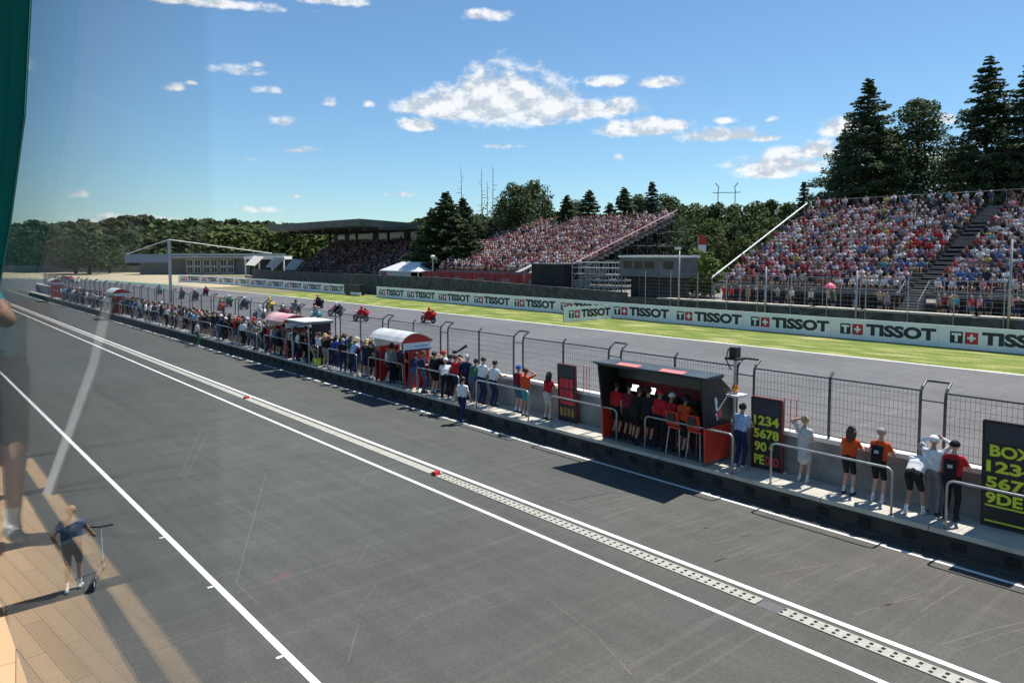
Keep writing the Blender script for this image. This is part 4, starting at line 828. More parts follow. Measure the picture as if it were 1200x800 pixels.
who(566, 473, 'handson_long', 'broad person in white shirt and navy trousers, left one of a white shirted pair', 'white', 'navy', ('short', 'brown'), x=17.5, scale=1.05)
who(545, 495, 'stride', 'person in white shirt and dark trousers stepping on the pit lane at the kerb', 'white', 'navy', ('short', 'dark'), z=0.0, x=16.42, heading=.3)
who(247, 404, 'relax_long', 'lone person in white vest standing on the far pit lane kerb line', 'white', 'green', ('short', 'dark'), z=0.0, x=16.4)
# scooter rider below the window
X, Y = gp(86, 692); put_person(pose('scoot'), X, Y, 0, 1.2, 'bald person in dark blue shirt walking a kick scooter on the pit lane', 'denim', 'black', shoes=SHOE_W, skin=1, hair=None, socks=CL['white'], scale=.94)
t = thing('kick_scooter', 'kick scooter with black wheels held by the person below the window', 'scooter', (X + .48, Y + .25, 0), 1.2)
mb = MB(); mb.tube([(-.45, 0, .14), (.28, 0, .14)], .05, 8); mb.build('deck', STEEL_D, t); mb = MB(); mb.tube([(.42, 0, .12), (.30, 0, .95)], .022, 8); mb.build('stem', WHT, t); mb = MB(); mb.tube([(.30, -.24, .97), (.29, 0, .95), (.30, .24, .97)], .018, 8); mb.build('handlebar', BLK, t)
for xx in (.45, -.52): mb = MB(); mb.disc((xx, 0, .12), (0, 1, 0), .12, .055, .025, 20); w = mb.build('wheel', BLK, t); mb = MB(); mb.disc((xx, 0, .12), (0, 1, 0), .054, .01, .02, 12); mb.build('hub', WHT, w)
# crowd along the pit wall
tops = ['white'] * 7 + ['navy'] * 6 + ['black'] * 12 + ['sky'] * 4 + ['blue'] * 1 + ['red'] * 2 + ['grey'] * 4 + ['pale'] * 3 + ['pink', 'maroon', 'green', 'denim', 'khaki']
bots = ['navy'] * 5 + ['black'] * 9 + ['denim'] * 4 + ['khaki'] * 1 + ['grey'] * 1
hairs = [('short', 'dark')] * 4 + [('short', 'brown')] * 3 + [('long', 'dark'), ('long', 'brown'), ('long', 'blond'), ('cap', 'black'), ('cap', 'white'), ('cap', 'red'), ('cap', 'navy'), ('short', 'grey')]
POSN = ['lean', 'lean_long', 'long_b', 'handson_long', 'photo', 'lean_long', 'relax_long', 'hip', 'fold', 'photo', 'point', 'long_b']; POSF = ['lean_far', 'lean_far', 'stand_far', 'photo_far', 'stand_far']
cols_n = dict(sky='light blue', pale='pale grey', denim='denim')
rnd = random.Random(21); pit = []
y = 22.9
while y < 118:
    front = (y < 26.6 or y > 29.6)
    if not (38.7 < y < 41.6 and rnd.random() < .5) and not (25.9 < y < 27.1): pit.append((17.62 + rnd.uniform(-.05, .03), y, 1))
    if rnd.random() < .62: pit.append((17.15 + rnd.uniform(-.12, .12), y + rnd.uniform(-.1, .3), 0))
    y += rnd.uniform(.42, .66) * (1.0 if y < 56 else 1.5)
pit = pit[:206]
where = lambda y: 'right of the white roofed kiosk' if y < 27 else 'at the white roofed kiosk' if y < 29.6 else 'between the two red kiosks' if y < 39 else 'beyond the pink roofed kiosk'
cnt = {}
for i, (x, y, fr) in enumerate(pit):
    k = (rnd.choice(POSN[:6] if fr else POSN[4:]) if y < 48 else rnd.choice(POSF)); top = rnd.choice(tops); bot = rnd.choice(bots); hr = rnd.choice(hairs)
    if 33.2 < y < 35.0 and fr: top, bot = 'blue', 'navy'
    w = where(y); key = (w, top); cnt[key] = cnt.get(key, 0) + 1; n = cnt[key]
    lb = f'{ORD[min(n, 30) - 1]} person in {cols_n.get(top, top)} top from the right, {w}'
    put_person(pose(k), x, y, PZ, rnd.uniform(-.35, .45) if fr else rnd.uniform(-.9, .9), lb, top, bot, hair=hr, group='onlookers along the pit wall', scale=rnd.uniform(.93, 1.04))
# camera with long lens in the crowd
t = thing('long_lens_camera', 'black camera with long lens pointing over the fence near the white roofed kiosk', 'camera', (17.9, 24.6, PZ + 1.75), -.5); mb = MB(); mb.box(-.1, .06, -.07, .07, -.05, .06); mb.build('body', BLK, t); mb = MB(); mb.tube([(.06, 0, 0), (.3, 0, .14), (.5, 0, .27)], [.04, .05, .065], 10); mb.build('lens', BLK, t)
# ------------------------------------------------------------------ motorcycles and riders
TYRE = mat('tyre', (.02, .02, .02), .8)
def bike_parts(fair, tail):
    t = thing('race_motorcycle', '', 'motorcycle')
    for x in (.70, -.70):
        mb = MB(); mb.disc((x, 0, .31), (0, 1, 0), .31, .22, .075 if x < 0 else .055, 24); w = mb.build('wheel', TYRE, t, True); mb = MB(); mb.disc((x, 0, .31), (0, 1, 0), .219, .17, .05, 20)
        for a in range(5): c, s = math.cos(a * PI * .4), math.sin(a * PI * .4); mb.tube([(x, 0, .31), (x + c * .19, 0, .31 + s * .19)], .02, 6)
        mb.build('rim', STEEL_D, w)
    mb = MB(); out = [(.95, .78), (.86, .98), (.55, 1.10), (.40, .98), (.15, .92), (-.02, .80), (-.10, .36), (.12, .20), (.42, .24), (.60, .52), (.78, .62)]
    mb.prism(out, 'y', -.17, .17); n = len(out); mb.prism([(x * .96, z * .97 + .02) for x, z in out], 'y', -.23, .23); mb.build('fairing', fair, t)
    mb = MB(); mb.hexa([(-.15, -.14, .72), (.25, -.16, .80), (.25, .16, .80), (-.15, .14, .72)], [(-.12, -.1, .90), (.22, -.12, 1.0), (.22, .12, 1.0), (-.12, .1, .90)]); mb.build('tank', fair, t)
    mb = MB(); mb.hexa([(-.80, -.07, .86), (-.15, -.13, .70), (-.15, .13, .70), (-.80, .07, .86)], [(-.86, -.06, .97), (-.15, -.11, .80), (-.15, .11, .80), (-.86, .06, .97)]); mb.build('tail', tail, t)
    mb = MB(); mb.hexa([(.60, -.14, 1.05), (.84, -.10, .99), (.84, .10, .99), (.60, .14, 1.05)], [(.48, -.10, 1.22), (.60, -.07, 1.20), (.60, .07, 1.20), (.48, .10, 1.22)]); mb.build('windscreen', GLASS_D, t)
    for s in (-1, 1): mb = MB(); mb.tube([(.70, s * .09, .31), (.52, s * .09, .92)], .03, 6); mb.build('fork', STEEL_D, t)
    mb = MB(); mb.hexa([(-.74, -.10, .27), (.0, -.10, .32), (.0, .10, .32), (-.74, .10, .27)], [(-.74, -.08, .36), (.0, -.08, .50), (.0, .08, .50), (-.74, .08, .36)]); mb.build('swingarm', STEEL_D, t)
    mb = MB(); mb.tube([(.45, 0, .92), (.42, .30, .86)], .016, 6); mb.tube([(.45, 0, .92), (.42, -.30, .86)], .016, 6); mb.build('handlebar', BLK, t)
    mb = MB(); mb.tube([(-.1, .13, .3), (-.45, .16, .48), (-.72, .15, .62)], [.04, .05, .06], 8); mb.build('exhaust', STEEL_D, t); return t
BK = {}
def bike(px, py, fair, tail, suit, helm, lb, yaw=0.0, k='ride', lean=0.0):
    key = (fair, tail)
    x, y = gp(px, py)
    o = bike_parts(CL[fair], CL[tail]); o.location = (x, y, 0); o.rotation_euler = (lean, 0, -PI / 2 + yaw); tag(o, lb[0], group='motorcycles on the track')
    p = put_person(pose(k), x, y, 0, -PI / 2 + yaw, lb[1], suit, suit if fair != 'white' else 'black', hair=('helmet', helm), group='riders on the track', shoes=SHOE_D, skin=None, name='person')
    for ch in KIDS[p.name]:
        if ch.name.startswith('body'): ch.material_slots[0].link = 'OBJECT'; ch.material_slots[0].material = CL['black']; ch.material_slots[4].material = CL[suit]
    if lean:
        p.rotation_euler = (Euler((lean, 0, -PI / 2 + yaw)).to_matrix() @ Euler((0, 0, -PI / 2)).to_matrix()).to_euler()
for b in ((502, 378, 'red', 'red', 'red', 'red', ('red race motorcycle nearest on the track', 'rider in red and white on the nearest red motorcycle'), .1),
          (423, 376, 'red', 'pink', 'red', 'red', ('red and pink motorcycle, second nearest on the track', 'crouched rider in red, second nearest on the track'), .25),
          (393, 370, 'black', 'pink', 'pink', 'white', ('black motorcycle with pink tail left of the red one', 'rider in pink with white helmet on the black motorcycle'), .3),
          (373, 361, 'black', 'black', 'maroon', 'pink', ('black motorcycle close to the far edge line', 'upright rider in maroon with pink helmet near the far edge line'), .1, 'ride_up'),
          (370, 378, 'teal', 'white', 'teal', 'pink', ('teal motorcycle close to the near fence', 'rider in teal with pink helmet close to the near fence'), .0, 'ride_up'),
          (316, 364, 'yellow', 'black', 'yellow', 'yellow', ('yellow motorcycle in the left bunch', 'rider in yellow with yellow helmet in the left bunch'), .0, 'ride_up'),
          (304, 374, 'white', 'grey', 'pale', 'white', ('white motorcycle left of the yellow one', 'rider in pale suit with white helmet in the left bunch'), .2),
          (331, 374, 'maroon', 'red', 'maroon', 'white', ('maroon motorcycle right of the yellow one', 'rider in maroon with white helmet in the left bunch'), .15),
          (259, 366, 'orange', 'teal', 'teal', 'orange', ('orange and teal motorcycle behind the crowd', 'rider in teal with orange helmet behind the crowd'), .0, 'ride_up'),
          (229, 352, 'black', 'black', 'black', 'white', ('black motorcycle far along the track', 'rider in black with white helmet far along the track'), .0, 'ride_up'),
          (213, 350, 'black', 'red', 'red', 'black', ('black and red motorcycle between the far black and teal ones', 'rider in red with black helmet far along the track'), .0, 'ride_up'),
          (241, 346, 'maroon', 'black', 'maroon', 'maroon', ('maroon motorcycle beside the far edge line behind the crowd', 'rider in maroon helmet beside the far edge line'), .0),
          (268, 359, 'green', 'black', 'khaki', 'white', ('green motorcycle just ahead of the orange one', 'rider in khaki just ahead of the orange motorcycle'), .0),
          (286, 362, 'navy', 'white', 'navy', 'white', ('navy motorcycle left of the left bunch', 'rider in navy left of the left bunch'), .1),
          (346, 366, 'grey', 'black', 'grey', 'black', ('grey motorcycle right of the left bunch', 'rider in grey right of the left bunch'), .1),
          (187, 345, 'teal', 'black', 'teal', 'teal', ('teal motorcycle farthest left before the gravel', 'rider in teal helmet farthest left before the gravel'), .0, 'ride_up')):
    bike(*b)
# far car on the track
x, y = gp(80, 331); t = thing('safety_car', 'red and white car on the far bend at the left', 'car', (x, y, 0), -YAW - .1); mb = MB(); mb.hexa([(-2.2, -.85, .25), (2.2, -.85, .25), (2.2, .85, .25), (-2.2, .85, .25)], [(-2.15, -.85, .85), (2.1, -.85, .75), (2.1, .85, .75), (-2.15, .85, .85)]); mb.build('body', WHT, t)
mb = MB(); mb.hexa([(-1.5, -.75, .851), (1.0, -.75, .80), (1.0, .75, .80), (-1.5, .75, .851)], [(-1.0, -.6, 1.35), (.3, -.6, 1.38), (.3, .6, 1.38), (-1.0, .6, 1.35)]); mb.build('cabin', RED, t)
for a in (-1.35, 1.4):
    for s in (-.82, .82): mb = MB(); mb.disc((a, s, .33), (0, 1, 0), .33, .1, .1, 16); mb.build('wheel', TYRE, t)
# ------------------------------------------------------------------ walkway onlookers before the right stand
rnd = random.Random(5)
wpx = [(849, 'red'), (857, 'red'), (868, 'red'), (877, 'khaki'), (888, 'navy'), (897, 'blue'), (912, 'grey'), (922, 'black'), (928, 'white'), (951, 'pale'), (972, 'khaki'), (978, 'green'), (1003, 'navy'), (1032, 'khaki'), (1040, 'grey'), (1052, 'black'), (1100, 'grey'), (1108, 'maroon'), (1116, 'khaki'), (1121, 'teal'), (1139, 'red'), (1149, 'pink'), (1160, 'navy'), (1187, 'pink'), (1194, 'black')]
cn = {}
for i, (px, c) in enumerate(wpx):
    d = ray(px, 330); Xw = rnd.uniform(59.6, 61.2); tt = Xw / d.x; cn[c] = cn.get(c, 0) + 1
    put_person(pose(rnd.choice(('stand_far', 'stand_far', 'photo_far'))), Xw, d.y * tt, 1.6, PI + rnd.uniform(-1.4, 1.4), f'{ORD[cn[c] - 1]} onlooker in {cols_n.get(c, c)} top from the left, before the right stand', c, rnd.choice(bots), hair=None, group='onlookers before the right stand', kids=False)
x, y = at_dist(973, 70); t = thing('parasol', 'small pink parasol held up before the right stand', 'parasol', (60.3, atx(973, 332, 60.3).y, 1.6)); mb = MB(); mb.tube([(0, 0, 1.85), (0, 0, 2.1), (0, 0, 2.32)], [.52, .36, .03], 10); mb.build('canopy', mat('parasol_pink', (.75, .12, .22), .6), t); mb = MB(); mb.tube([(0, 0, .9), (0, 0, 1.84)], .02, 6); mb.build('shaft', GALV, t)
# ------------------------------------------------------------------ spectators
PAL = {'right': [((.66, .64, .66), 26), ((.46, .43, .44), 12), ((.52, .34, .37), 13), ((.30, .05, .07), 9), ((.03, .03, .04), 18), ((.05, .06, .13), 8), ((.08, .15, .32), 5), ((.10, .27, .34), 3), ((.50, .42, .15), 2), ((.13, .06, .08), 10), ((.25, .22, .18), 7)],
       'mid': [((.64, .57, .58), 24), ((.52, .34, .36), 26), ((.34, .07, .09), 12), ((.04, .035, .04), 17), ((.20, .10, .12), 15), ((.10, .12, .20), 4), ((.50, .38, .22), 2)],
       'cov': [((.30, .28, .30), 10), ((.25, .05, .06), 14), ((.04, .04, .05), 40), ((.12, .10, .14), 20)]}
def lowpoly(kind):
    V = []; Fc = []; R = []
    def hexa(b, t_, r):
        k = len(V); V.extend(b + t_); Fc.extend([(k + 3, k + 2, k + 1, k), (k + 4, k + 5, k + 6, k + 7), (k, k + 1, k + 5, k + 4), (k + 1, k + 2, k + 6, k + 5), (k + 2, k + 3, k + 7, k + 6), (k + 3, k, k + 4, k + 7)]); R.extend([r] * 8)
    def rect(cx, cy, w, d, z): return [(cx - w, cy - d, z), (cx + w, cy - d, z), (cx + w, cy + d, z), (cx - w, cy + d, z)]
    s = .42 if kind < 4 else .82
    hexa(rect(0, 0, .16, .11, s), rect(0, .02, .21, .12, s + .42), 0); hexa(rect(0, .02, .21, .12, s + .42), rect(0, .02, .07, .06, s + .53), 0)
    hexa(rect(0, .03, .06, .07, s + .52), rect(0, .03, .09, .10, s + .64), 1); hexa(rect(0, .03, .09, .10, s + .64), rect(0, .02, .06, .07, s + .77), 3)
    for sd in (-1, 1):
        if kind < 4:
            hexa([(sd * .1 - .07, .0, s - .02), (sd * .1 + .07, .0, s - .02), (sd * .12 + .06, .45, s - .02), (sd * .12 - .06, .45, s - .02)], [(sd * .1 - .07, .0, s + .13), (sd * .1 + .07, .0, s + .13), (sd * .12 + .06, .45, s + .10), (sd * .12 - .06, .45, s + .10)], 2)
            hexa(rect(sd * .12, .42, .05, .06, 0), rect(sd * .12, .42, .06, .07, s + .05), 1)
        else: hexa(rect(sd * .1, 0, .06, .07, 0), rect(sd * .09, 0, .08, .09, s + .05), 2)
        up = (kind == 1 and sd == 1) or kind == 2 or (kind == 5 and sd == 1)
        e = (sd * .30, .12, s + .15) if not up else (sd * .28, .12, s + .55); h_ = (sd * .12, .32, s + .12) if not up else (sd * (.12 if kind != 2 else .3), .14, s + (.66 if kind == 1 else .85))
        def pt(p, w): return [(p[0] - w, p[1] - w, p[2]), (p[0] + w, p[1] - w, p[2]), (p[0] + w, p[1] + w, p[2]), (p[0] - w, p[1] + w, p[2])]
        a, b = (pt((sd * .22, .02, s + .42), .055), pt(e, .045)); hexa(b, a, 0) if not up else hexa(a, b, 0)
        a, b = (pt(e, .04), pt(h_, .035)); hexa(a, b, 1)
    return np.array(V, dtype=np.float32), np.array(Fc, dtype=np.int32), np.array(R)
LP = [lowpoly(k) for k in range(6)]
def crowd_pts():
    ind, rest = [], []; r_ = random.Random(11)
    for nm in ('right', 'mid'):
        for (r, p, q, z) in STANDS[nm]:
            pass
    # right stand
    for r in range(21):
        f = (r + .62) / 21; z = 3.2 + 7.8 * r / 21; x = 63 + 17.8 * f
        for side in (0, 1):
            n = 0; yv = 22.6 if side == 0 else 25.2; st = -.53 if side == 0 else .53
            while (yv > 6 if side == 0 else yv < 42.5):
                n += 1
                if r_.random() < (.93 if not (r == 0 and side) else .8):
                    rec = ('right', x + .12, yv + r_.uniform(-.08, .08), z, r, side, n)
                    (ind if (r < 5 and ((side == 0 and n < 17) or (side == 1 and n < 15))) else rest).append(rec)
                yv += st
    A, B, C, D = Vector((61.5, 62.5)), Vector((63.5, 92)), Vector((83, 94.5)), Vector((84.5, 64))
    for r in range(22):
        f = (r + .62) / 22; z = 3.9 + 7.4 * r / 22; a, b = A.lerp(D, f), B.lerp(C, f); m = int((b - a).length / .55)
        for k in range(m):
            if r_.random() < .95: p = a.lerp(b, (k + .5) / m); rest.append(('mid', p.x + r_.uniform(-.05, .15), p.y + r_.uniform(-.08, .08), z, r, 0, k))
    for r in range(14):
        for k in range(62):
            if r_.random() < .85: rest.append(('cov', 64.3 + r * .72, 108 + k * .59 + r_.uniform(-.1, .1), 2.2 + r * .44, r, 0, k))
        if r == 13:
            pass
    for k in range(36): rest.append(('right', 80.95, 4.5 + k * 1.06 + r_.uniform(-.3, .3), 10.9, 22, 9, k))
    return ind, rest
ind, rest = crowd_pts(); rest += ind[24:]; ind = ind[:24]
TOPN = {'white': .26, 'pale': .16, 'pink': .10, 'red': .05, 'black': .15, 'navy': .12, 'denim': .06, 'maroon': .06, 'grey': .05}
seen = {}
for (nm, x, y, z, r, side, n) in ind:
    c = random.choices(list(TOPN), list(TOPN.values()))[0]
    b = put_person(pose(random.choice(('sit', 'sit', 'sit_clap', 'sit_up'))), x - .05, y, z - .04, PI + random.uniform(-.3, .3), f'{cols_n.get(c, c)} topped spectator, {ORD[r]} row of right stand, {ORD[n - 1]} seat {("right", "left")[side]} of stairway', c, random.choice(bots), hair=None, group='spectators in the front rows of the right stand', kids=False)
    b.material_slots[0].material = SKIN[random.choice((0, 1))]
VV, FF, CC = [], [], []; off = 0; r_ = random.Random(4)
hairp = [(.05, .03, .02), (.02, .015, .01), (.2, .12, .06), (.6, .6, .6), (.5, .04, .05), (.04, .05, .15)]; hw = [4, 4, 2, 3, 1.5, 1]
def pick(pal): return r_.choices([c for c, _ in pal], [w for _, w in pal])[0]
for (nm, x, y, z, r, side, n) in rest:
    k = 4 if side == 9 else r_.choices([0, 0, 3, 1, 2, 4, 5], [4, 3, 3, 1.6, .5, .8, .4])[0]; V, Fc, R = LP[k]; a = PI / 2 + r_.uniform(-.4, .4); c, s = math.cos(a), math.sin(a); sc_ = r_.uniform(.9, 1.06)
    P = V.copy() * sc_; X = P[:, 0] * c - P[:, 1] * s; Y = P[:, 0] * s + P[:, 1] * c; VV.append(np.stack([X + x, Y + y, P[:, 2] + z], 1)); FF.append(Fc + off); off += len(V)
    top = pick(PAL[nm])
    if nm == 'right':   # supporter blocks sit together in like colours
        g = math.sin(y * .9 + r * .5) + math.sin(y * .37 - r * .9 + 1)
        if y > 30 and r_.random() < .25: top = r_.choice(((.50, .24, .28), (.34, .04, .06), (.60, .50, .52)))
        if 12 < r < 19 and y < 17.5 and r_.random() < .4: top = (.60, .47, .12)
        elif 7 < r < 13 and 24 < y < 28 and r_.random() < .5: top = (.45, .03, .04)
        elif r < 9 and y < 30 and g > .9 and r_.random() < .4: top = (.07, .15, .36)
        elif r > 15 and r_.random() < .35: top = (.05, .04, .06)
    sk = r_.choice(((.45, .26, .18), (.36, .2, .13), (.5, .3, .22))); bt = r_.choice(((.02, .02, .03), (.05, .07, .14), (.3, .27, .2), (.1, .1, .1))); hp = r_.choices(hairp, hw)[0]
    tab = np.array([top, sk, bt, hp], dtype=np.float32) * r_.uniform(.7, 1.2); CC.append(tab[R])
o = np_mesh('grandstand_crowd', np.concatenate(VV), np.concatenate(FF), attr_mat('crowd_cloth'), np.concatenate(CC)); tag(o, 'dense seated crowd in mixed coloured shirts filling the grandstands', 'crowd', None, 'stuff')
# ------------------------------------------------------------------ trees
LEAF = attr_mat('foliage', rough=.75, trans=.25, spec=.25); BARK = mat('bark', (.075, .055, .04), .95, var=.3, scale=3, bump=.4, bscale=12); DEADW = mat('dead_wood', (.16, .13, .115), .95, var=.2, scale=2)
def quads(C, Nn, sz, asp, r):
    """leaf clump quads: centres C (n,3), normals Nn, sizes"""
    n = len(C); Nn = Nn / (np.linalg.norm(Nn, axis=1, keepdims=True) + 1e-9); ref = r.normal(size=(n, 3)); a = np.cross(Nn, ref); a /= (np.linalg.norm(a, axis=1, keepdims=True) + 1e-9); b = np.cross(Nn, a)
    a = a * sz[:, None]; b = b * (sz * asp)[:, None]; V = np.stack([C - a * .5 - b * .5, C + a * .5 - b * .35, C + a * .45 + b * .5, C - a * .35 + b * .45], 1).reshape(-1, 3)
    return V, np.arange(4 * n).reshape(-1, 4)
def spruce(h, rad, seed, dens=1.0, gap=0.0, col=((.022, .040, .020), (.050, .075, .032)), start=.06, drop=.35, leaf=.30):
    """conifer: whorls of drooping boughs carrying needle sprays"""
    r = np.random.default_rng(seed); Cs, Ns, Ss, Ks = [], [], [], []; mb = MB(); mb.tube([(0, 0, 0), (.05, 0, h * .5), (0, .05, h * .99)], [h * .014, h * .009, .02], 7)
    z = h * start; lv = 0
    while z < h * .985:
        f = z / h; R = rad * (1 - f) ** .85 * (1.0 if f > .18 else .75 + f * 1.4); nb = int(8 + 4 * r.random()); step = (.34 + .36 * (1 - f)) * h / 24
        for k in range(nb):
            if r.random() < gap: continue
            a = 2 * PI * (k + r.random() * .8) / nb + lv; L = R * (.38 + .74 * r.random()) + .18; dz = -drop * (1 - f * .8) + r.normal() * .06
            tip = np.array([math.cos(a) * L, math.sin(a) * L, dz * L + .10 * L]); z_keep = z; z = z + r.normal() * step * .45; mb.tube([(0, 0, z), (tip[0] * .5, tip[1] * .5, z + tip[2] * .35), (tip[0], tip[1], z + tip[2])], [.02 + L * .012, .015 + L * .006, .008], 3, cap=False)
            m = int((6 + L * 9) * dens); t = r.random(m) ** .62; sp = (1 - t * .75) * L * .26
            side = np.array([-math.sin(a), math.cos(a), 0]); P = tip[None, :] * t[:, None]; P[:, 2] += z - .12 * L * np.sin(t * PI) * 0
            P += side[None, :] * (r.normal(size=m) * sp * .8)[:, None]; P[:, 2] += r.normal(size=m) * .07 * L * .6 - .06 * L * r.random(m)
            Nv = np.stack([r.normal(size=m) * .8 + math.cos(a) * .3, r.normal(size=m) * .8 + math.sin(a) * .3, .7 + r.random(m) * .6], 1)
            Cs.append(P); Ns.append(Nv); Ss.append(leaf * (.7 + .7 * r.random(m)) * (.65 + .5 * (1 - f))); tone = r.random(); Ks.append(np.clip(tone * .5 + r.random(m) * .3 + t * .3, 0, 1)); z = z_keep
        z += step * (.7 + .6 * r.random()); lv += 1.7
    C, Nn, S, K = map(np.concatenate, (Cs, Ns, Ss, Ks)); V, Fq = quads(C, Nn, S, .55, r); c0, c1 = np.array(col[0]), np.array(col[1]); cc = (c0 + (c1 - c0) * K[:, None]) * 1.3
    return mb, V, Fq, np.repeat(cc, 4, 0)
def broadleaf(h, rad, seed, n=2600, lumps=16, leaf=.42, col=((.030, .055, .016), (.085, .115, .032)), base=.28, squash=1.0, up=.0):
    r = np.random.default_rng(seed); mb = MB(); mb.tube([(0, 0, 0), (.1, 0, h * .35), (.0, .1, h * .8)], [h * .022, h * .015, h * .004], 7); Cs, Ns, Ss, Ks = [], [], [], []
    for k in range(lumps):
        a = 2.4 * k + r.random(); f = (k + .5) / lumps; z = h * (base + (1 - base) * (.12 + .8 * f)); rr = rad * (math.sin(PI * min(.98, .18 + f * .80)) ** .7) * (.45 + .35 * r.random()); L = rad * .62 * (1 - f * .75) * (.5 + .6 * r.random())
        c = np.array([math.cos(a) * L, math.sin(a) * L, z + up * r.normal()]); mb.tube([(0, 0, z * .72), tuple(c * np.array([.5, .5, 1]) - np.array([0, 0, rr * .3])), tuple(c)], [.10, .07, .02], 4, cap=False)
        lr = rr * (.50 + .28 * r.random()) + rad * .12; m = int(n / lumps); d = r.normal(size=(m, 3)); d /= np.linalg.norm(d, axis=1, keepdims=True); q = (.55 + .5 * r.random(m) ** .6); wob = 1 + .22 * np.sin(d[:, 0] * 5 + k) * np.cos(d[:, 2] * 4 + k * 2)
        P = c + d * (lr * q * wob)[:, None] * np.array([1, 1, .8 * squash]); Cs.append(P); Ns.append(d + r.normal(size=(m, 3)) * .55 + np.array([0, 0, .25])); Ss.append(leaf * (.6 + .8 * r.random(m))); tone = r.random(); Ks.append(np.clip(tone * .45 + r.random(m) * .55, 0, 1))
    C, Nn, S, K = map(np.concatenate, (Cs, Ns, Ss, Ks)); V, Fq = quads(C, Nn, S, .8, r); c0, c1 = np.array(col[0]), np.array(col[1]); return mb, V, Fq, np.repeat((c0 + (c1 - c0) * K[:, None]) * 1.22, 4, 0)
TREES = {}
def place_tree(key, px, D, top_y, lb, gen, group=None, rz=0.0, z0=0.0, name='tree', wide=1.0):
    """put a tree so that its tip stands at image height top_y at distance D"""
    x, y = at_dist(px, D); d = ray(px, top_y); hh = math.hypot(d.x, d.y); zt = H + d.z / hh * D
    if key not in TREES:
        mb, V, Fq, cc = gen(); t = thing(name, '', 'tree'); h0 = V[:, 2].max(); mb.build('trunk', BARK, t); np_mesh('crown', V, Fq, LEAF, cc, t); TREES[key] = (t, h0, name); o = t; 
    else: o = copy_tree(TREES[key][0]); h0 = TREES[key][1]
    s = (zt - z0) / TREES[key][1]; o.location = (x, y, z0); o.rotation_euler = (0, 0, rz); o.scale = (s * wide, s * wide, s); tag(o, lb, group=group); return o
DK = ((.030, .052, .028), (.080, .112, .050))
SP1 = lambda: spruce(27, 9.4, 3, 4.4, .10, DK, .05, .22, .31); SP2 = lambda: spruce(30, 8.6, 8, 4.0, .15, DK, .08, .32, .31)
PN = lambda: broadleaf(25, 5.8, 5, 11000, 30, .27, ((.038, .062, .030), (.092, .125, .058)), .12, .8)
PN2 = lambda: broadleaf(22, 6.4, 15, 11000, 28, .28, ((.040, .064, .024), (.100, .125, .040)), .05, .8)
G1_ = 'tall conifers behind the right stand'
place_tree('sp1', 1012, 104, 92, 'dark broad spruce at the left end of the tall conifers behind the right stand', SP1, G1_, .3, 2, 'spruce_tree', 1.22)
place_tree('pn', 1073, 106, 114, 'rounder greyer pine between the two tallest spruces behind the right stand', PN, G1_, 0, 2, 'pine_tree', 1.18)
place_tree('sp2', 1150, 102, 66, 'tallest dark spruce with layered boughs behind the right stand', SP2, G1_, 1.0, 2, 'spruce_tree', 1.3)
place_tree('sp2', 1203, 100, 60, 'dark spruce cut by the right picture edge', None, G1_, 2.6, 2, 'spruce_tree', 1.25)
place_tree('pn2', 1040, 112, 150, 'bushy green pine half hidden behind the left broad spruce', PN2, G1_, 0, 2, 'pine_tree')
place_tree('pn2', 1118, 116, 168, 'bushy pine low between the round pine and the tallest spruce', None, G1_, 2.0, 2, 'pine_tree')
place_tree('sp1', 985, 118, 150, 'smaller spruce on the left flank of the broad spruce', None, G1_, 4.0, 2, 'spruce_tree', .9)
place_tree('pn2', 1178, 112, 165, 'bushy pine low before the last tall spruce', None, G1_, 3.3, 2, 'pine_tree')
place_tree('sp1', 1240, 105, 90, 'spruce just beyond the right picture edge', None, G1_, 5, 2, 'spruce_tree')
place_tree('sp3', 940, 130, 213, 'small lone spruce above the top of the white sloping rail', lambda: spruce(15, 3.8, 21, 2.6, .08, ((.03, .055, .035), (.06, .09, .05)), .1, .3, .26), None, 0, 2, 'spruce_tree')
# row behind the middle stand
G2_ = 'trees behind the middle stand'
PC = lambda: spruce(17, 5.6, 31, 3.6, .10, ((.032, .056, .028), (.080, .110, .048)), .05, .15, .34)
BC = lambda: broadleaf(16, 4.6, 33, 7000, 34, .26, ((.036, .062, .024), (.092, .122, .042)), .06, 1.1, .9)
BG = lambda: broadleaf(13, 5.5, 35, 3000, 18, .45, ((.045, .075, .018), (.115, .150, .040)), .05, .9)
row = [('bc', 604, 122, 213, 'round topped dark tree at the left of the row behind the middle stand', BC, 1), ('bc', 624, 126, 210, 'dark ragged tree right beside the round topped tree', None, 2.2), ('pc', 641, 130, 232, 'short conifer right of the ragged tree', PC, 0), ('pc', 664, 118, 228, 'bushy low conifer left of the row middle', None, 1), ('pc', 690, 125, 222, 'pointed conifer at the row middle', None, 2),
       ('bc', 672, 140, 233, 'dark round crown behind the bushy low conifer', None, 3), ('pc', 714, 128, 237, 'low conifer right of the pointed one', None, 3), ('pc', 731, 120, 219, 'taller conifer right of the row middle', None, 4), ('bc', 748, 126, 226, 'leafy crown right of the taller conifer', None, 5), ('sp3', 763, 118, 213, 'thin topped spruce above the right end of the middle stand', None, 1), ('bc', 781, 122, 226, 'dark leafy crown at the right end of the row', None, .6),
       ('pc', 588, 130, 232, 'low conifer at the left end of the row behind the middle stand', None, 5)]
for (k, px, D, ty, lb, g, rz) in row: place_tree(k, px, D, ty, lb, g, G2_, rz, 2, 'pine_tree' if k[0] == 'p' else ('spruce_tree' if k[0] == 's' else 'tree'), 1.3 if k[0] == 'p' else 1.15)
G3_ = 'dark pines left of the middle stand'
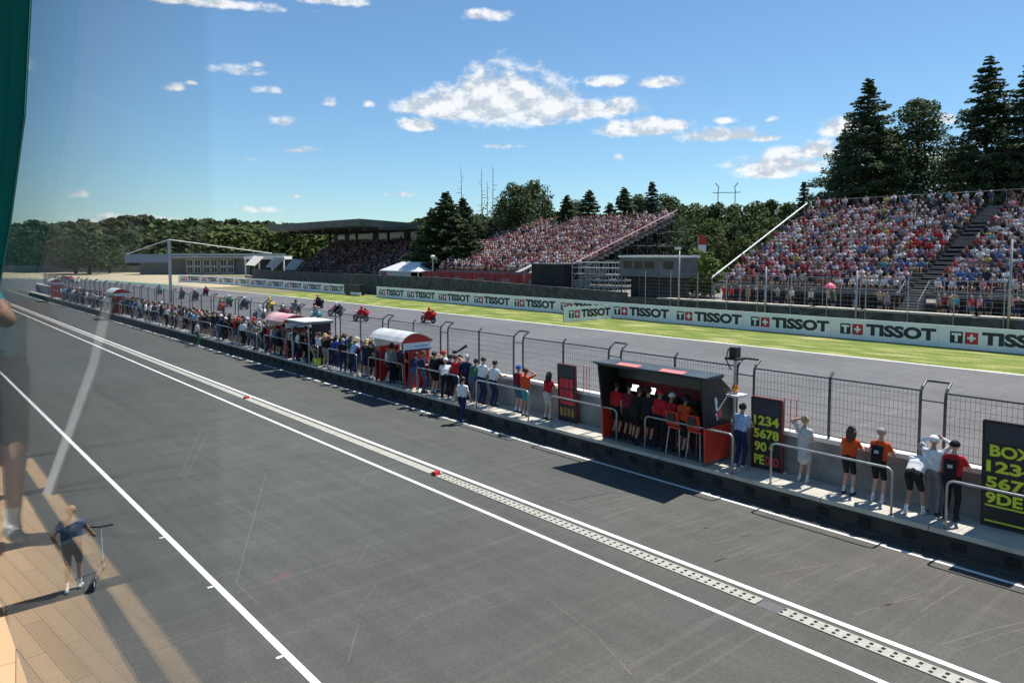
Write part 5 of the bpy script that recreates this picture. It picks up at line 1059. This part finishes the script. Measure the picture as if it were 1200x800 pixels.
for (px, D, ty, w, rz, lb) in ((523, 118, 224, 1.25, 0, 'biggest dark pine left of the middle stand'), (543, 122, 231, 1.1, 1.4, 'dark pine on the right flank of the biggest one'), (507, 124, 243, 1.15, 2.5, 'dark pine on the left flank of the biggest one'), (561, 120, 262, 1.2, 3.3, 'low dark pine next to the red fenced stand'), (497, 128, 262, 1.1, 4.1, 'low dark pine beside the covered stand'), (548, 112, 262, 1.3, 5.1, 'low front pine beneath the biggest one')):
    place_tree('dp', px, D, ty, lb, lambda: spruce(15, 5.6, 41, 4.2, .10, ((.026, .048, .024), (.070, .098, .042)), .04, .05, .32), G3_, rz, 1.6, 'pine_tree', w * 1.15)
for (px, D, ty, rz, lb) in ((580, 134, 255, 0, 'light green leafy tree behind the left end of the middle stand'), (566, 140, 258, 1, 'light green leafy tree beside the dark pines')): place_tree('bg', px, D, ty, lb, BG, 'light leafy trees', rz, 1.6)
# dead bare trunks
def bare(h, seed):
    r = random.Random(seed); mb = MB(); mb.tube([(0, 0, 0), (.06, 0, h * .5), (0, .05, h)], [.16, .09, .02], 6); z = h * .45
    while z < h * .97:
        a = r.random() * 6.28; L = r.uniform(.6, 3.4) * (1.12 - z / h); mb.tube([(0, 0, z), (math.cos(a) * L * .6, math.sin(a) * L * .6, z - .05), (math.cos(a) * L, math.sin(a) * L, z + r.uniform(-.2, .35))], [.05, .035, .02], 4); z += r.uniform(.35, .8)
    return mb
for i, (px, ty, lb) in enumerate(((541, 194, 'bare dead trunk rising from the dark pines'), (565, 196, 'branchy bare dead trunk, left one of a close pair'), (578, 194, 'bare dead trunk, right one of a close pair'), (632, 207, 'thin bare dead trunk beside the ragged dark tree'), (571, 212, 'short bare dead trunk between the close pair'))):
    x, y = at_dist(px, 128); d = ray(px, ty); zt = H + d.z / math.hypot(d.x, d.y) * 128; t = thing('dead_tree', lb, 'dead tree', (x, y, 1.6), i); bare(zt - 1.6, i).build('trunk', DEADW, t)
# wood between middle and right stand
W = [(800, 150, 238), (818, 160, 237), (838, 150, 236), (858, 158, 238), (880, 148, 235), (902, 156, 233), (924, 150, 236), (944, 165, 240), (790, 135, 250), (811, 130, 262), (832, 128, 255), (856, 132, 262), (879, 126, 258), (903, 130, 254), (926, 132, 256), (846, 112, 283), (872, 112, 276), (960, 160, 238), (948, 135, 250), (893, 118, 268), (806, 118, 280), (826, 118, 275)]
WD = [lambda: broadleaf(18, 6.2, 51, 3600, 20, .46, ((.034, .060, .022), (.090, .120, .040)), .06, .95), lambda: broadleaf(18, 6.6, 52, 3600, 22, .46, ((.045, .074, .022), (.115, .145, .046)), .06, .85), lambda: broadleaf(18, 5.8, 53, 3400, 18, .46, ((.028, .052, .020), (.070, .100, .036)), .06, 1.05)]
tn = ['dark green', 'mid green', 'darkest green']  # foliage colour of each tree variant
for i, (px, D, ty) in enumerate(W):
    k = i % 3; place_tree('wd%d' % k, px, D, ty, f'{tn[k]} leafy tree in the wood between the two open stands, {ORD[i // 3]} of its shade', WD[k], 'trees of the wood between the open stands', i * 1.3, 1.0, 'tree', 1.05)
for i, (px, D, ty, lb) in enumerate(((818, 84, 290, 'bright green bush below the feather flag'), (834, 82, 300, 'bright green bush beside the lower end of the white rail'), (802, 88, 300, 'bright green bush behind the lamp pole'))):
    place_tree('bush', px, D, ty, lb, lambda: broadleaf(5, 3.0, 61, 1900, 12, .28, ((.055, .085, .018), (.14, .18, .045)), .0, .9), None, i, 1.6, 'bush')
for i, (px, D, ty, w) in enumerate(((104, 250, 270, 1.2), (88, 262, 274, 1.2), (128, 266, 275, 1.1), (62, 285, 262, 1), (30, 300, 270, 1.1), (150, 300, 268, 1))):
    place_tree('wd2', px, D, ty, f'dark rounded tree beyond the gravel at the left, {ORD[i]} counted by nearness', None, 'dark trees beyond the gravel', i * 2.0, 0, 'tree', 1.6 * w)
for i in range(13):
    px = 262 + i * 16 + random.uniform(-4, 4); place_tree('ol', px, 268 + random.uniform(-12, 18), 268 + random.uniform(-4, 6) - (4 if i < 9 else 0), f'olive green leafy tree before the far wood, {ORD[i]} from the left', lambda: broadleaf(12, 6.2, 71, 2600, 18, .6, ((.052, .076, .022), (.112, .138, .044)), .0, .8), 'olive green trees before the far wood', i * 1.7, 0, 'tree', 1.35)
# far wood on the ridge: one mass
Vs, Fs, Cc = [], [], []; off = 0; base = [broadleaf(12, 5.0, s, 620, 12, 1.25, c, .02, .8)[1:] for s, c in ((81, ((.040, .062, .022), (.085, .115, .040))), (82, ((.030, .045, .020), (.060, .080, .034))), (83, ((.046, .062, .026), (.095, .112, .045))))]
rr = random.Random(9)
def ridge(px0, px1, D, ty, n, jit=3.0, sc_w=1.25):
    global off
    for i in range(n):
        px = px0 + (px1 - px0) * (i + rr.random()) / n; Dd = D * rr.uniform(.94, 1.08); x, y = at_dist(px, Dd); f = (px - px0) / (px1 - px0); yy = (ty(f) if callable(ty) else ty) + rr.uniform(-jit, jit) + (rr.random() < .15) * -3
        d = ray(px, yy); zt = H + d.z / math.hypot(d.x, d.y) * Dd; V, Fq, cc = base[rr.randrange(3)]; s = zt / 12.5; a = rr.random() * 6.28; c, s_ = math.cos(a), math.sin(a); w = s * sc_w
        P = np.stack([(V[:, 0] * c - V[:, 1] * s_) * w + x, (V[:, 0] * s_ + V[:, 1] * c) * w + y, V[:, 2] * s], 1); Vs.append(P); Fs.append(Fq + off); Cc.append(cc * rr.uniform(.85, 1.15)); off += len(V)
ridge(-160, 520, 420, lambda f: 257 + 4 * math.sin(f * 9), 64); ridge(-160, 520, 370, lambda f: 265, 60); ridge(120, 520, 320, lambda f: 270, 44); ridge(480, 1320, 300, 250, 60, 4); ridge(-160, 200, 330, 276, 30)
o = np_mesh('far_forest', np.concatenate(Vs), np.concatenate(Fs), LEAF, np.concatenate(Cc)); tag(o, 'distant low wood along the horizon beyond the circuit', 'wood', None, 'stuff')
# ------------------------------------------------------------------ the room behind the window (its reflections show in the glass)
DX = .34; ZF = 4.85; ZC = 7.55
PARQ = bpy.data.materials.new('parquet'); PARQ.use_nodes = True; nt = PARQ.node_tree; b = nt.nodes['Principled BSDF']; tc = nt.nodes.new('ShaderNodeTexCoord'); mp = nt.nodes.new('ShaderNodeMapping'); mp.inputs['Rotation'].default_value = (0, 0, PI / 2 + .12)
br = nt.nodes.new('ShaderNodeTexBrick'); br.inputs['Scale'].default_value = 1; br.inputs['Brick Width'].default_value = .6; br.inputs['Row Height'].default_value = .07; br.inputs['Mortar Size'].default_value = .0015
br.inputs['Color1'].default_value = (.56, .38, .22, 1); br.inputs['Color2'].default_value = (.44, .29, .165, 1); br.inputs['Mortar'].default_value = (.12, .08, .05, 1)
nt.links.new(tc.outputs['Object'], mp.inputs['Vector']); nt.links.new(mp.outputs[0], br.inputs['Vector']); nt.links.new(br.outputs['Color'], b.inputs['Base Color']); b.inputs['Roughness'].default_value = .5
mb = MB(); mb.box(-5, DX, -3, 10, ZF - .35, ZF - .02); structure('floor_slab', mb, CONC)
mb = MB(); mb.box(.042, DX - .001, -3, 10, ZF - .019, ZF); mb.box(-.13, -.052, -3, 10, ZF - .019, ZF); structure('floor', mb, PARQ)
mb = MB(); mb.box(-.05, .04, -3, 10, ZF - .019, ZF - .003); structure('painted_shadow_strip', mb, mat('painted_shadow_strip', (.035, .036, .04), .6))  # transom shadow along the wood, put in as a dark strip
for i, y in enumerate((3.80, 4.62, 5.6, 6.6)): mb = MB((DX, y, ZF)); mb.box(DX + .008, DX + .026, y - .06, y + .05, ZF - .3, ZC); o = mb.build('shadow_post', mat('shadow_post_white', (.6, .62, .63), .5)); o.location = (DX, y, ZF); tag(o, 'added pale post casting shadow bands outside the glass, ' + ORD[i] + ' along the room', 'post', 'added shadow posts')  # posts added outside the glass to throw shadow bands across the parquet
mb = MB(); mb.box(-5, -.132, -3, 10, ZF - .019, ZF - .002); structure('painted_floor_shade', mb, mat('painted_floor_shade', (.02, .022, .024), .95))  # near-black colour stands in for shade on the floor deeper in the room
mb = MB(); mb.box(-5, DX + .02, -3, 10, ZC, ZC + .2); structure('ceiling', mb, mat('ceiling_grey', (.78, .79, .80), .9))
mb = MB(); mb.box(-5.1, -5, -3, 10, ZF, ZC); mb.box(-5, DX, 9.9, 10.0, ZF, ZC); structure('room_wall', mb, mat('room_wall', (.55, .56, .57), .9))
t = thing('ceiling_beam', 'pale leaning steel post in the room mirrored in the window glass', 'post', (-.10, 5.5, ZF)); 
def vroom(px, py, Y):   # point whose mirror image in the pane shows at this pixel, at depth Y
    d = ray(px, py); tt = Y / d.y; return Vector((2 * DX - d.x * tt, Y, H + d.z * tt))
PALE = mat('post_white', (.62, .64, .66), .5)
pts = [vroom(57, 578, 5.5), vroom(112, 425, 5.3), vroom(135, 330, 5.2), vroom(190, 185, 4.6)]
mb = MB(t.location); mb.tube(pts, [.035, .04, .045, .05], 4); mb.build('shaft', PALE, t)
mb = MB(t.location); mb.tube([vroom(195, 145, 4.5), vroom(48, 85, 5.6)], .035, 4); mb.tube([vroom(28, 270, 7.5), vroom(55, 215, 7.4)], .045, 4); mb.tube([vroom(25, 210, 7.6), vroom(55, 220, 7.4)], .03, 4); mb.build('crossbar', PALE, t)
# pane: one tall sheet, left part of the window front
pm = bpy.data.materials.new('window_glass'); pm.use_nodes = True; nt = pm.node_tree; nt.nodes.remove(nt.nodes['Principled BSDF']); N = nt.nodes.new; L = nt.links.new
geo = N('ShaderNodeNewGeometry'); dt = N('ShaderNodeVectorMath'); dt.operation = 'DOT_PRODUCT'; L(geo.outputs['Incoming'], dt.inputs[0]); L(geo.outputs['Normal'], dt.inputs[1])
ab = N('ShaderNodeMath'); ab.operation = 'ABSOLUTE'; L(dt.outputs['Value'], ab.inputs[0]); om = N('ShaderNodeMath'); om.operation = 'SUBTRACT'; om.inputs[0].default_value = 1; L(ab.outputs[0], om.inputs[1])
pw = N('ShaderNodeMath'); pw.operation = 'POWER'; L(om.outputs[0], pw.inputs[0]); pw.inputs[1].default_value = 9; ml = N('ShaderNodeMath'); ml.operation = 'MULTIPLY_ADD'; L(pw.outputs[0], ml.inputs[0]); ml.inputs[1].default_value = 1.15; ml.inputs[2].default_value = .004
tr = N('ShaderNodeBsdfTransparent'); tr.inputs[0].default_value = (.995, 1, .998, 1); gl = N('ShaderNodeBsdfGlossy'); gl.inputs['Roughness'].default_value = 0.0; mx = N('ShaderNodeMixShader'); L(ml.outputs[0], mx.inputs[0]); L(tr.outputs[0], mx.inputs[1]); L(gl.outputs[0], mx.inputs[2]); L(mx.outputs[0], nt.nodes['Material Output'].inputs[0])
t = thing('window', 'clear tall window pane at the left mirroring the room, floor and a person', 'window', (DX, 3, ZF)); mb = MB(t.location); mb.box(DX, DX + .006, 1.02, 9.9, ZF - .03, ZC); mb.build('pane', pm, t)
# teal blind gathered at the left
t = thing('curtain', 'dark teal curtain gathered at the left edge of the window', 'curtain', (DX - .03, 3.0, ZF)); mb = MB(t.location); ptsA = []
def pane_pt(px, py, X): d = ray(px, py); k = X / d.x; return (X, d.y * k, H + d.z * k)
XC = DX - .035; a0 = pane_pt(64, -60, XC); a1 = pane_pt(36, 130, XC); a2 = pane_pt(17, 265, XC); a3 = pane_pt(1, 352, XC); prof = [a0, a1, a2, a3]; n = 26; vs = []
for (X, Y, Z) in prof:
    for k in range(n): u = k / (n - 1); vs.append((XC - .012 + .014 * math.sin(k * 1.9) , Y + u * 2.2, Z + (0 if (X, Y, Z) != a0 else .3)))
m_ = len(vs); vs += [(x - .004, y, z) for x, y, z in vs]; fs = [(r * n + k, r * n + k + 1, (r + 1) * n + k + 1, (r + 1) * n + k) for r in range(3) for k in range(n - 1)]; fs += [tuple(m_ + i for i in f[::-1]) for f in fs[:]]
mb.add(vs, fs); mb.build('cloth', mat('curtain_teal', (.03, .19, .19), .85, trans=.8), t, True)
# person standing at the window
p = put_person(pose('phone'), .25, 4.72, ZF, PI / 2 - 1.5 + 1.5 * 0 + 0.0, 'person in shorts and white trainers standing at the window, seen mirrored at the left edge', 'teal', 'black', hair=('short', 'dark'), shoes=CL['grey'], socks=CL['white'], skin=1)
p.rotation_euler.z = -PI
# ------------------------------------------------------------------ light
SUN_EL = math.radians(62); SUN_AZ = math.radians(90 + 2)      # clockwise from +Y: the sun stands over +X
sd = bpy.data.lights.new('sun', 'SUN'); sd.energy = 4.8; sd.angle = math.radians(.53); sd.color = (1, .955, .88); so = bpy.data.objects.new('sun', sd); COL.objects.link(so)
sv = Vector((math.sin(SUN_AZ) * math.cos(SUN_EL), math.cos(SUN_AZ) * math.cos(SUN_EL), math.sin(SUN_EL))); so.rotation_euler = sv.to_track_quat('Z', 'Y').to_euler()
w = bpy.data.worlds.new('World'); sc.world = w; w.use_nodes = True; nt = w.node_tree; N = nt.nodes.new; L = nt.links.new; bg = nt.nodes['Background']
sky = N('ShaderNodeTexSky'); sky.sky_type = 'NISHITA'; sky.sun_disc = False; sky.sun_elevation = SUN_EL; sky.sun_rotation = SUN_AZ; sky.altitude = 300; sky.air_density = 1.0; sky.dust_density = .25; sky.ozone_density = 3.5
bg.inputs['Strength'].default_value = .095
tc = N('ShaderNodeTexCoord'); sep = N('ShaderNodeSeparateXYZ'); L(tc.outputs['Generated'], sep.inputs[0])
def mth(op, a, b=None, c=None):
    n = N('ShaderNodeMath'); n.operation = op
    for i, v in enumerate((a, b, c)):
        if v is None: continue
        if isinstance(v, (int, float)): n.inputs[i].default_value = v
        else: L(v, n.inputs[i])
    return n.outputs[0]
az = mth('ARCTAN2', sep.outputs['X'], sep.outputs['Y']); hor = mth('SQRT', mth('ADD', mth('MULTIPLY', sep.outputs['X'], sep.outputs['X']), mth('MULTIPLY', sep.outputs['Y'], sep.outputs['Y']))); el = mth('ARCTAN2', sep.outputs['Z'], hor)
cmb = N('ShaderNodeCombineXYZ'); L(az, cmb.inputs[0]); L(el, cmb.inputs[1])
def cloud_noise(off, scale, det):
    ad = N('ShaderNodeVectorMath'); ad.operation = 'ADD'; L(cmb.outputs[0], ad.inputs[0]); ad.inputs[1].default_value = off; mp = N('ShaderNodeMapping'); mp.inputs['Scale'].default_value = (1, 1.5, 1); L(ad.outputs[0], mp.inputs['Vector'])
    n = N('ShaderNodeTexNoise'); n.inputs['Scale'].default_value = scale; n.inputs['Detail'].default_value = det; n.inputs['Roughness'].default_value = .62; L(mp.outputs[0], n.inputs['Vector']); return n.outputs['Fac']
CLD = [(500, 127, 34, 13), (540, 127, 46, 25), (564, 118, 30, 38), (600, 120, 52, 40), (635, 127, 50, 27), (685, 131, 46, 14), (728, 127, 24, 12), (490, 147, 22, 9), (590, 131, 85, 16), (711, 97, 24, 8), (770, 98, 27, 8), (748, 152, 42, 12), (790, 148, 14, 6), (852, 160, 44, 9), (898, 163, 20, 5), (851, 142, 12, 5), (915, 196, 52, 15), (955, 178, 30, 14), (982, 152, 22, 14), (925, 182, 30, 10), (900, 205, 34, 7), (905, 140, 10, 5), (331, 143, 19, 7), (388, 121, 10, 8), (432, 123, 8, 6), (572, 20, 26, 8), (555, 15, 12, 5), (390, 1, 32, 8), (225, 2, 90, 8), (280, 84, 30, 8), (300, 76, 12, 5), (206, 103, 15, 6), (225, 98, 8, 4), (94, 227, 20, 7), (312, 107, 16, 5), (345, 177, 20, 4), (725, 185, 8, 5), (585, 172, 26, 4), (640, 145, 30, 4), (1105, 142, 22, 8), (1085, 190, 30, 12), (1130, 200, 30, 10), (160, 262, 60, 9), (300, 247, 30, 6), (365, 175, 14, 4), (-120, 60, 120, 30), (1400, 60, 160, 40), (1330, 190, 120, 20), (345, 230, 12, 4), (292, 188, 9, 5), (470, 228, 18, 4)]
FAINT = [(280, 84, 30, 8), (300, 76, 12, 5), (206, 103, 15, 6), (225, 98, 8, 4), (345, 177, 20, 4), (725, 185, 8, 5), (585, 172, 26, 4), (640, 145, 30, 4), (312, 107, 16, 5), (365, 175, 14, 4), (94, 227, 20, 7), (388, 121, 10, 8), (432, 123, 8, 6), (300, 247, 30, 6), (345, 230, 12, 4), (292, 188, 9, 5), (470, 228, 18, 4), (572, 20, 26, 8), (555, 15, 12, 5), (851, 142, 12, 5), (905, 140, 10, 5), (331, 143, 19, 7)]
best = None
for cq in CLD:
    px, py, rx, ry = cq[:4]; faint = .5 if cq in FAINT else (.12 if ry < 9 else 0)
    def ae(x, y): d = ray(x, y); return math.atan2(d.x, d.y), math.atan2(d.z, math.hypot(d.x, d.y))
    a, e = ae(px, py); a1, _ = ae(px + rx, py); _, e1 = ae(px, py - ry); mp = N('ShaderNodeVectorMath'); mp.operation = 'MULTIPLY_ADD'; L(cmb.outputs[0], mp.inputs[0]); sx, sy_ = 1 / abs(a1 - a), 1 / abs(e1 - e)
    mp.inputs[1].default_value = (sx, sy_, 0); mp.inputs[2].default_value = (-a * sx, -e * sy_, 0); ln = N('ShaderNodeVectorMath'); ln.operation = 'LENGTH'; L(mp.outputs[0], ln.inputs[0])
    se = N('ShaderNodeSeparateXYZ'); L(mp.outputs[0], se.inputs[0]); fy = mth('MAXIMUM', se.outputs[1], mth('MULTIPLY', se.outputs[1], -1.7)); c2 = N('ShaderNodeCombineXYZ'); L(se.outputs[0], c2.inputs[0]); L(fy, c2.inputs[1]); c2.inputs[2].default_value = faint * 1.6; L(c2.outputs[0], ln.inputs[0])
    best = ln.outputs['Value'] if best is None else mth('SMOOTH_MIN', best, ln.outputs['Value'], .35)
n1 = cloud_noise((0, 0, 0), 34, 9); n2 = cloud_noise((.006, .014, 0), 34, 5); n0 = cloud_noise((3, 1, 0), 9, 4)
dn = mth('ADD', best, mth('ADD', mth('MULTIPLY', mth('SUBTRACT', .5, n1), 2.1), mth('MULTIPLY', mth('SUBTRACT', .5, n0), 1.2)))
mr = N('ShaderNodeMapRange'); mr.interpolation_type = 'SMOOTHSTEP'; mr.inputs['From Min'].default_value = 1.42; mr.inputs['From Max'].default_value = .62; L(dn, mr.inputs['Value']); dens = mth('MULTIPLY', mr.outputs[0], .93)
sh = N('ShaderNodeMapRange'); sh.inputs['From Min'].default_value = -.10; sh.inputs['From Max'].default_value = .07; L(mth('SUBTRACT', n1, n2), sh.inputs['Value'])
cr = N('ShaderNodeMix'); cr.data_type = 'RGBA'; cr.inputs['A'].default_value = (4.3, 4.8, 5.4, 1); cr.inputs['B'].default_value = (7.3, 7.4, 7.5, 1); L(sh.outputs[0], cr.inputs['Factor'])
tn_ = N('ShaderNodeMix'); tn_.data_type = 'RGBA'; tn_.blend_type = 'MULTIPLY'; tn_.inputs['Factor'].default_value = 1; L(sky.outputs[0], tn_.inputs['A']); tn_.inputs['B'].default_value = (.72, .90, .96, 1)
mxc = N('ShaderNodeMix'); mxc.data_type = 'RGBA'; L(dens, mxc.inputs['Factor']); L(tn_.outputs['Result'], mxc.inputs['A']); L(cr.outputs['Result'], mxc.inputs['B']); L(mxc.outputs['Result'], bg.inputs['Color'])
sc.view_settings.view_transform = 'Standard'; sc.view_settings.look = 'None'; sc.view_settings.gamma = 1; sc.view_settings.exposure = 0.5
sc.cycles.max_bounces = 8; sc.cycles.transparent_max_bounces = 16; sc.cycles.caustics_reflective = False; sc.cycles.caustics_refractive = False
try: sc.cycles.use_denoising = True
except Exception: pass
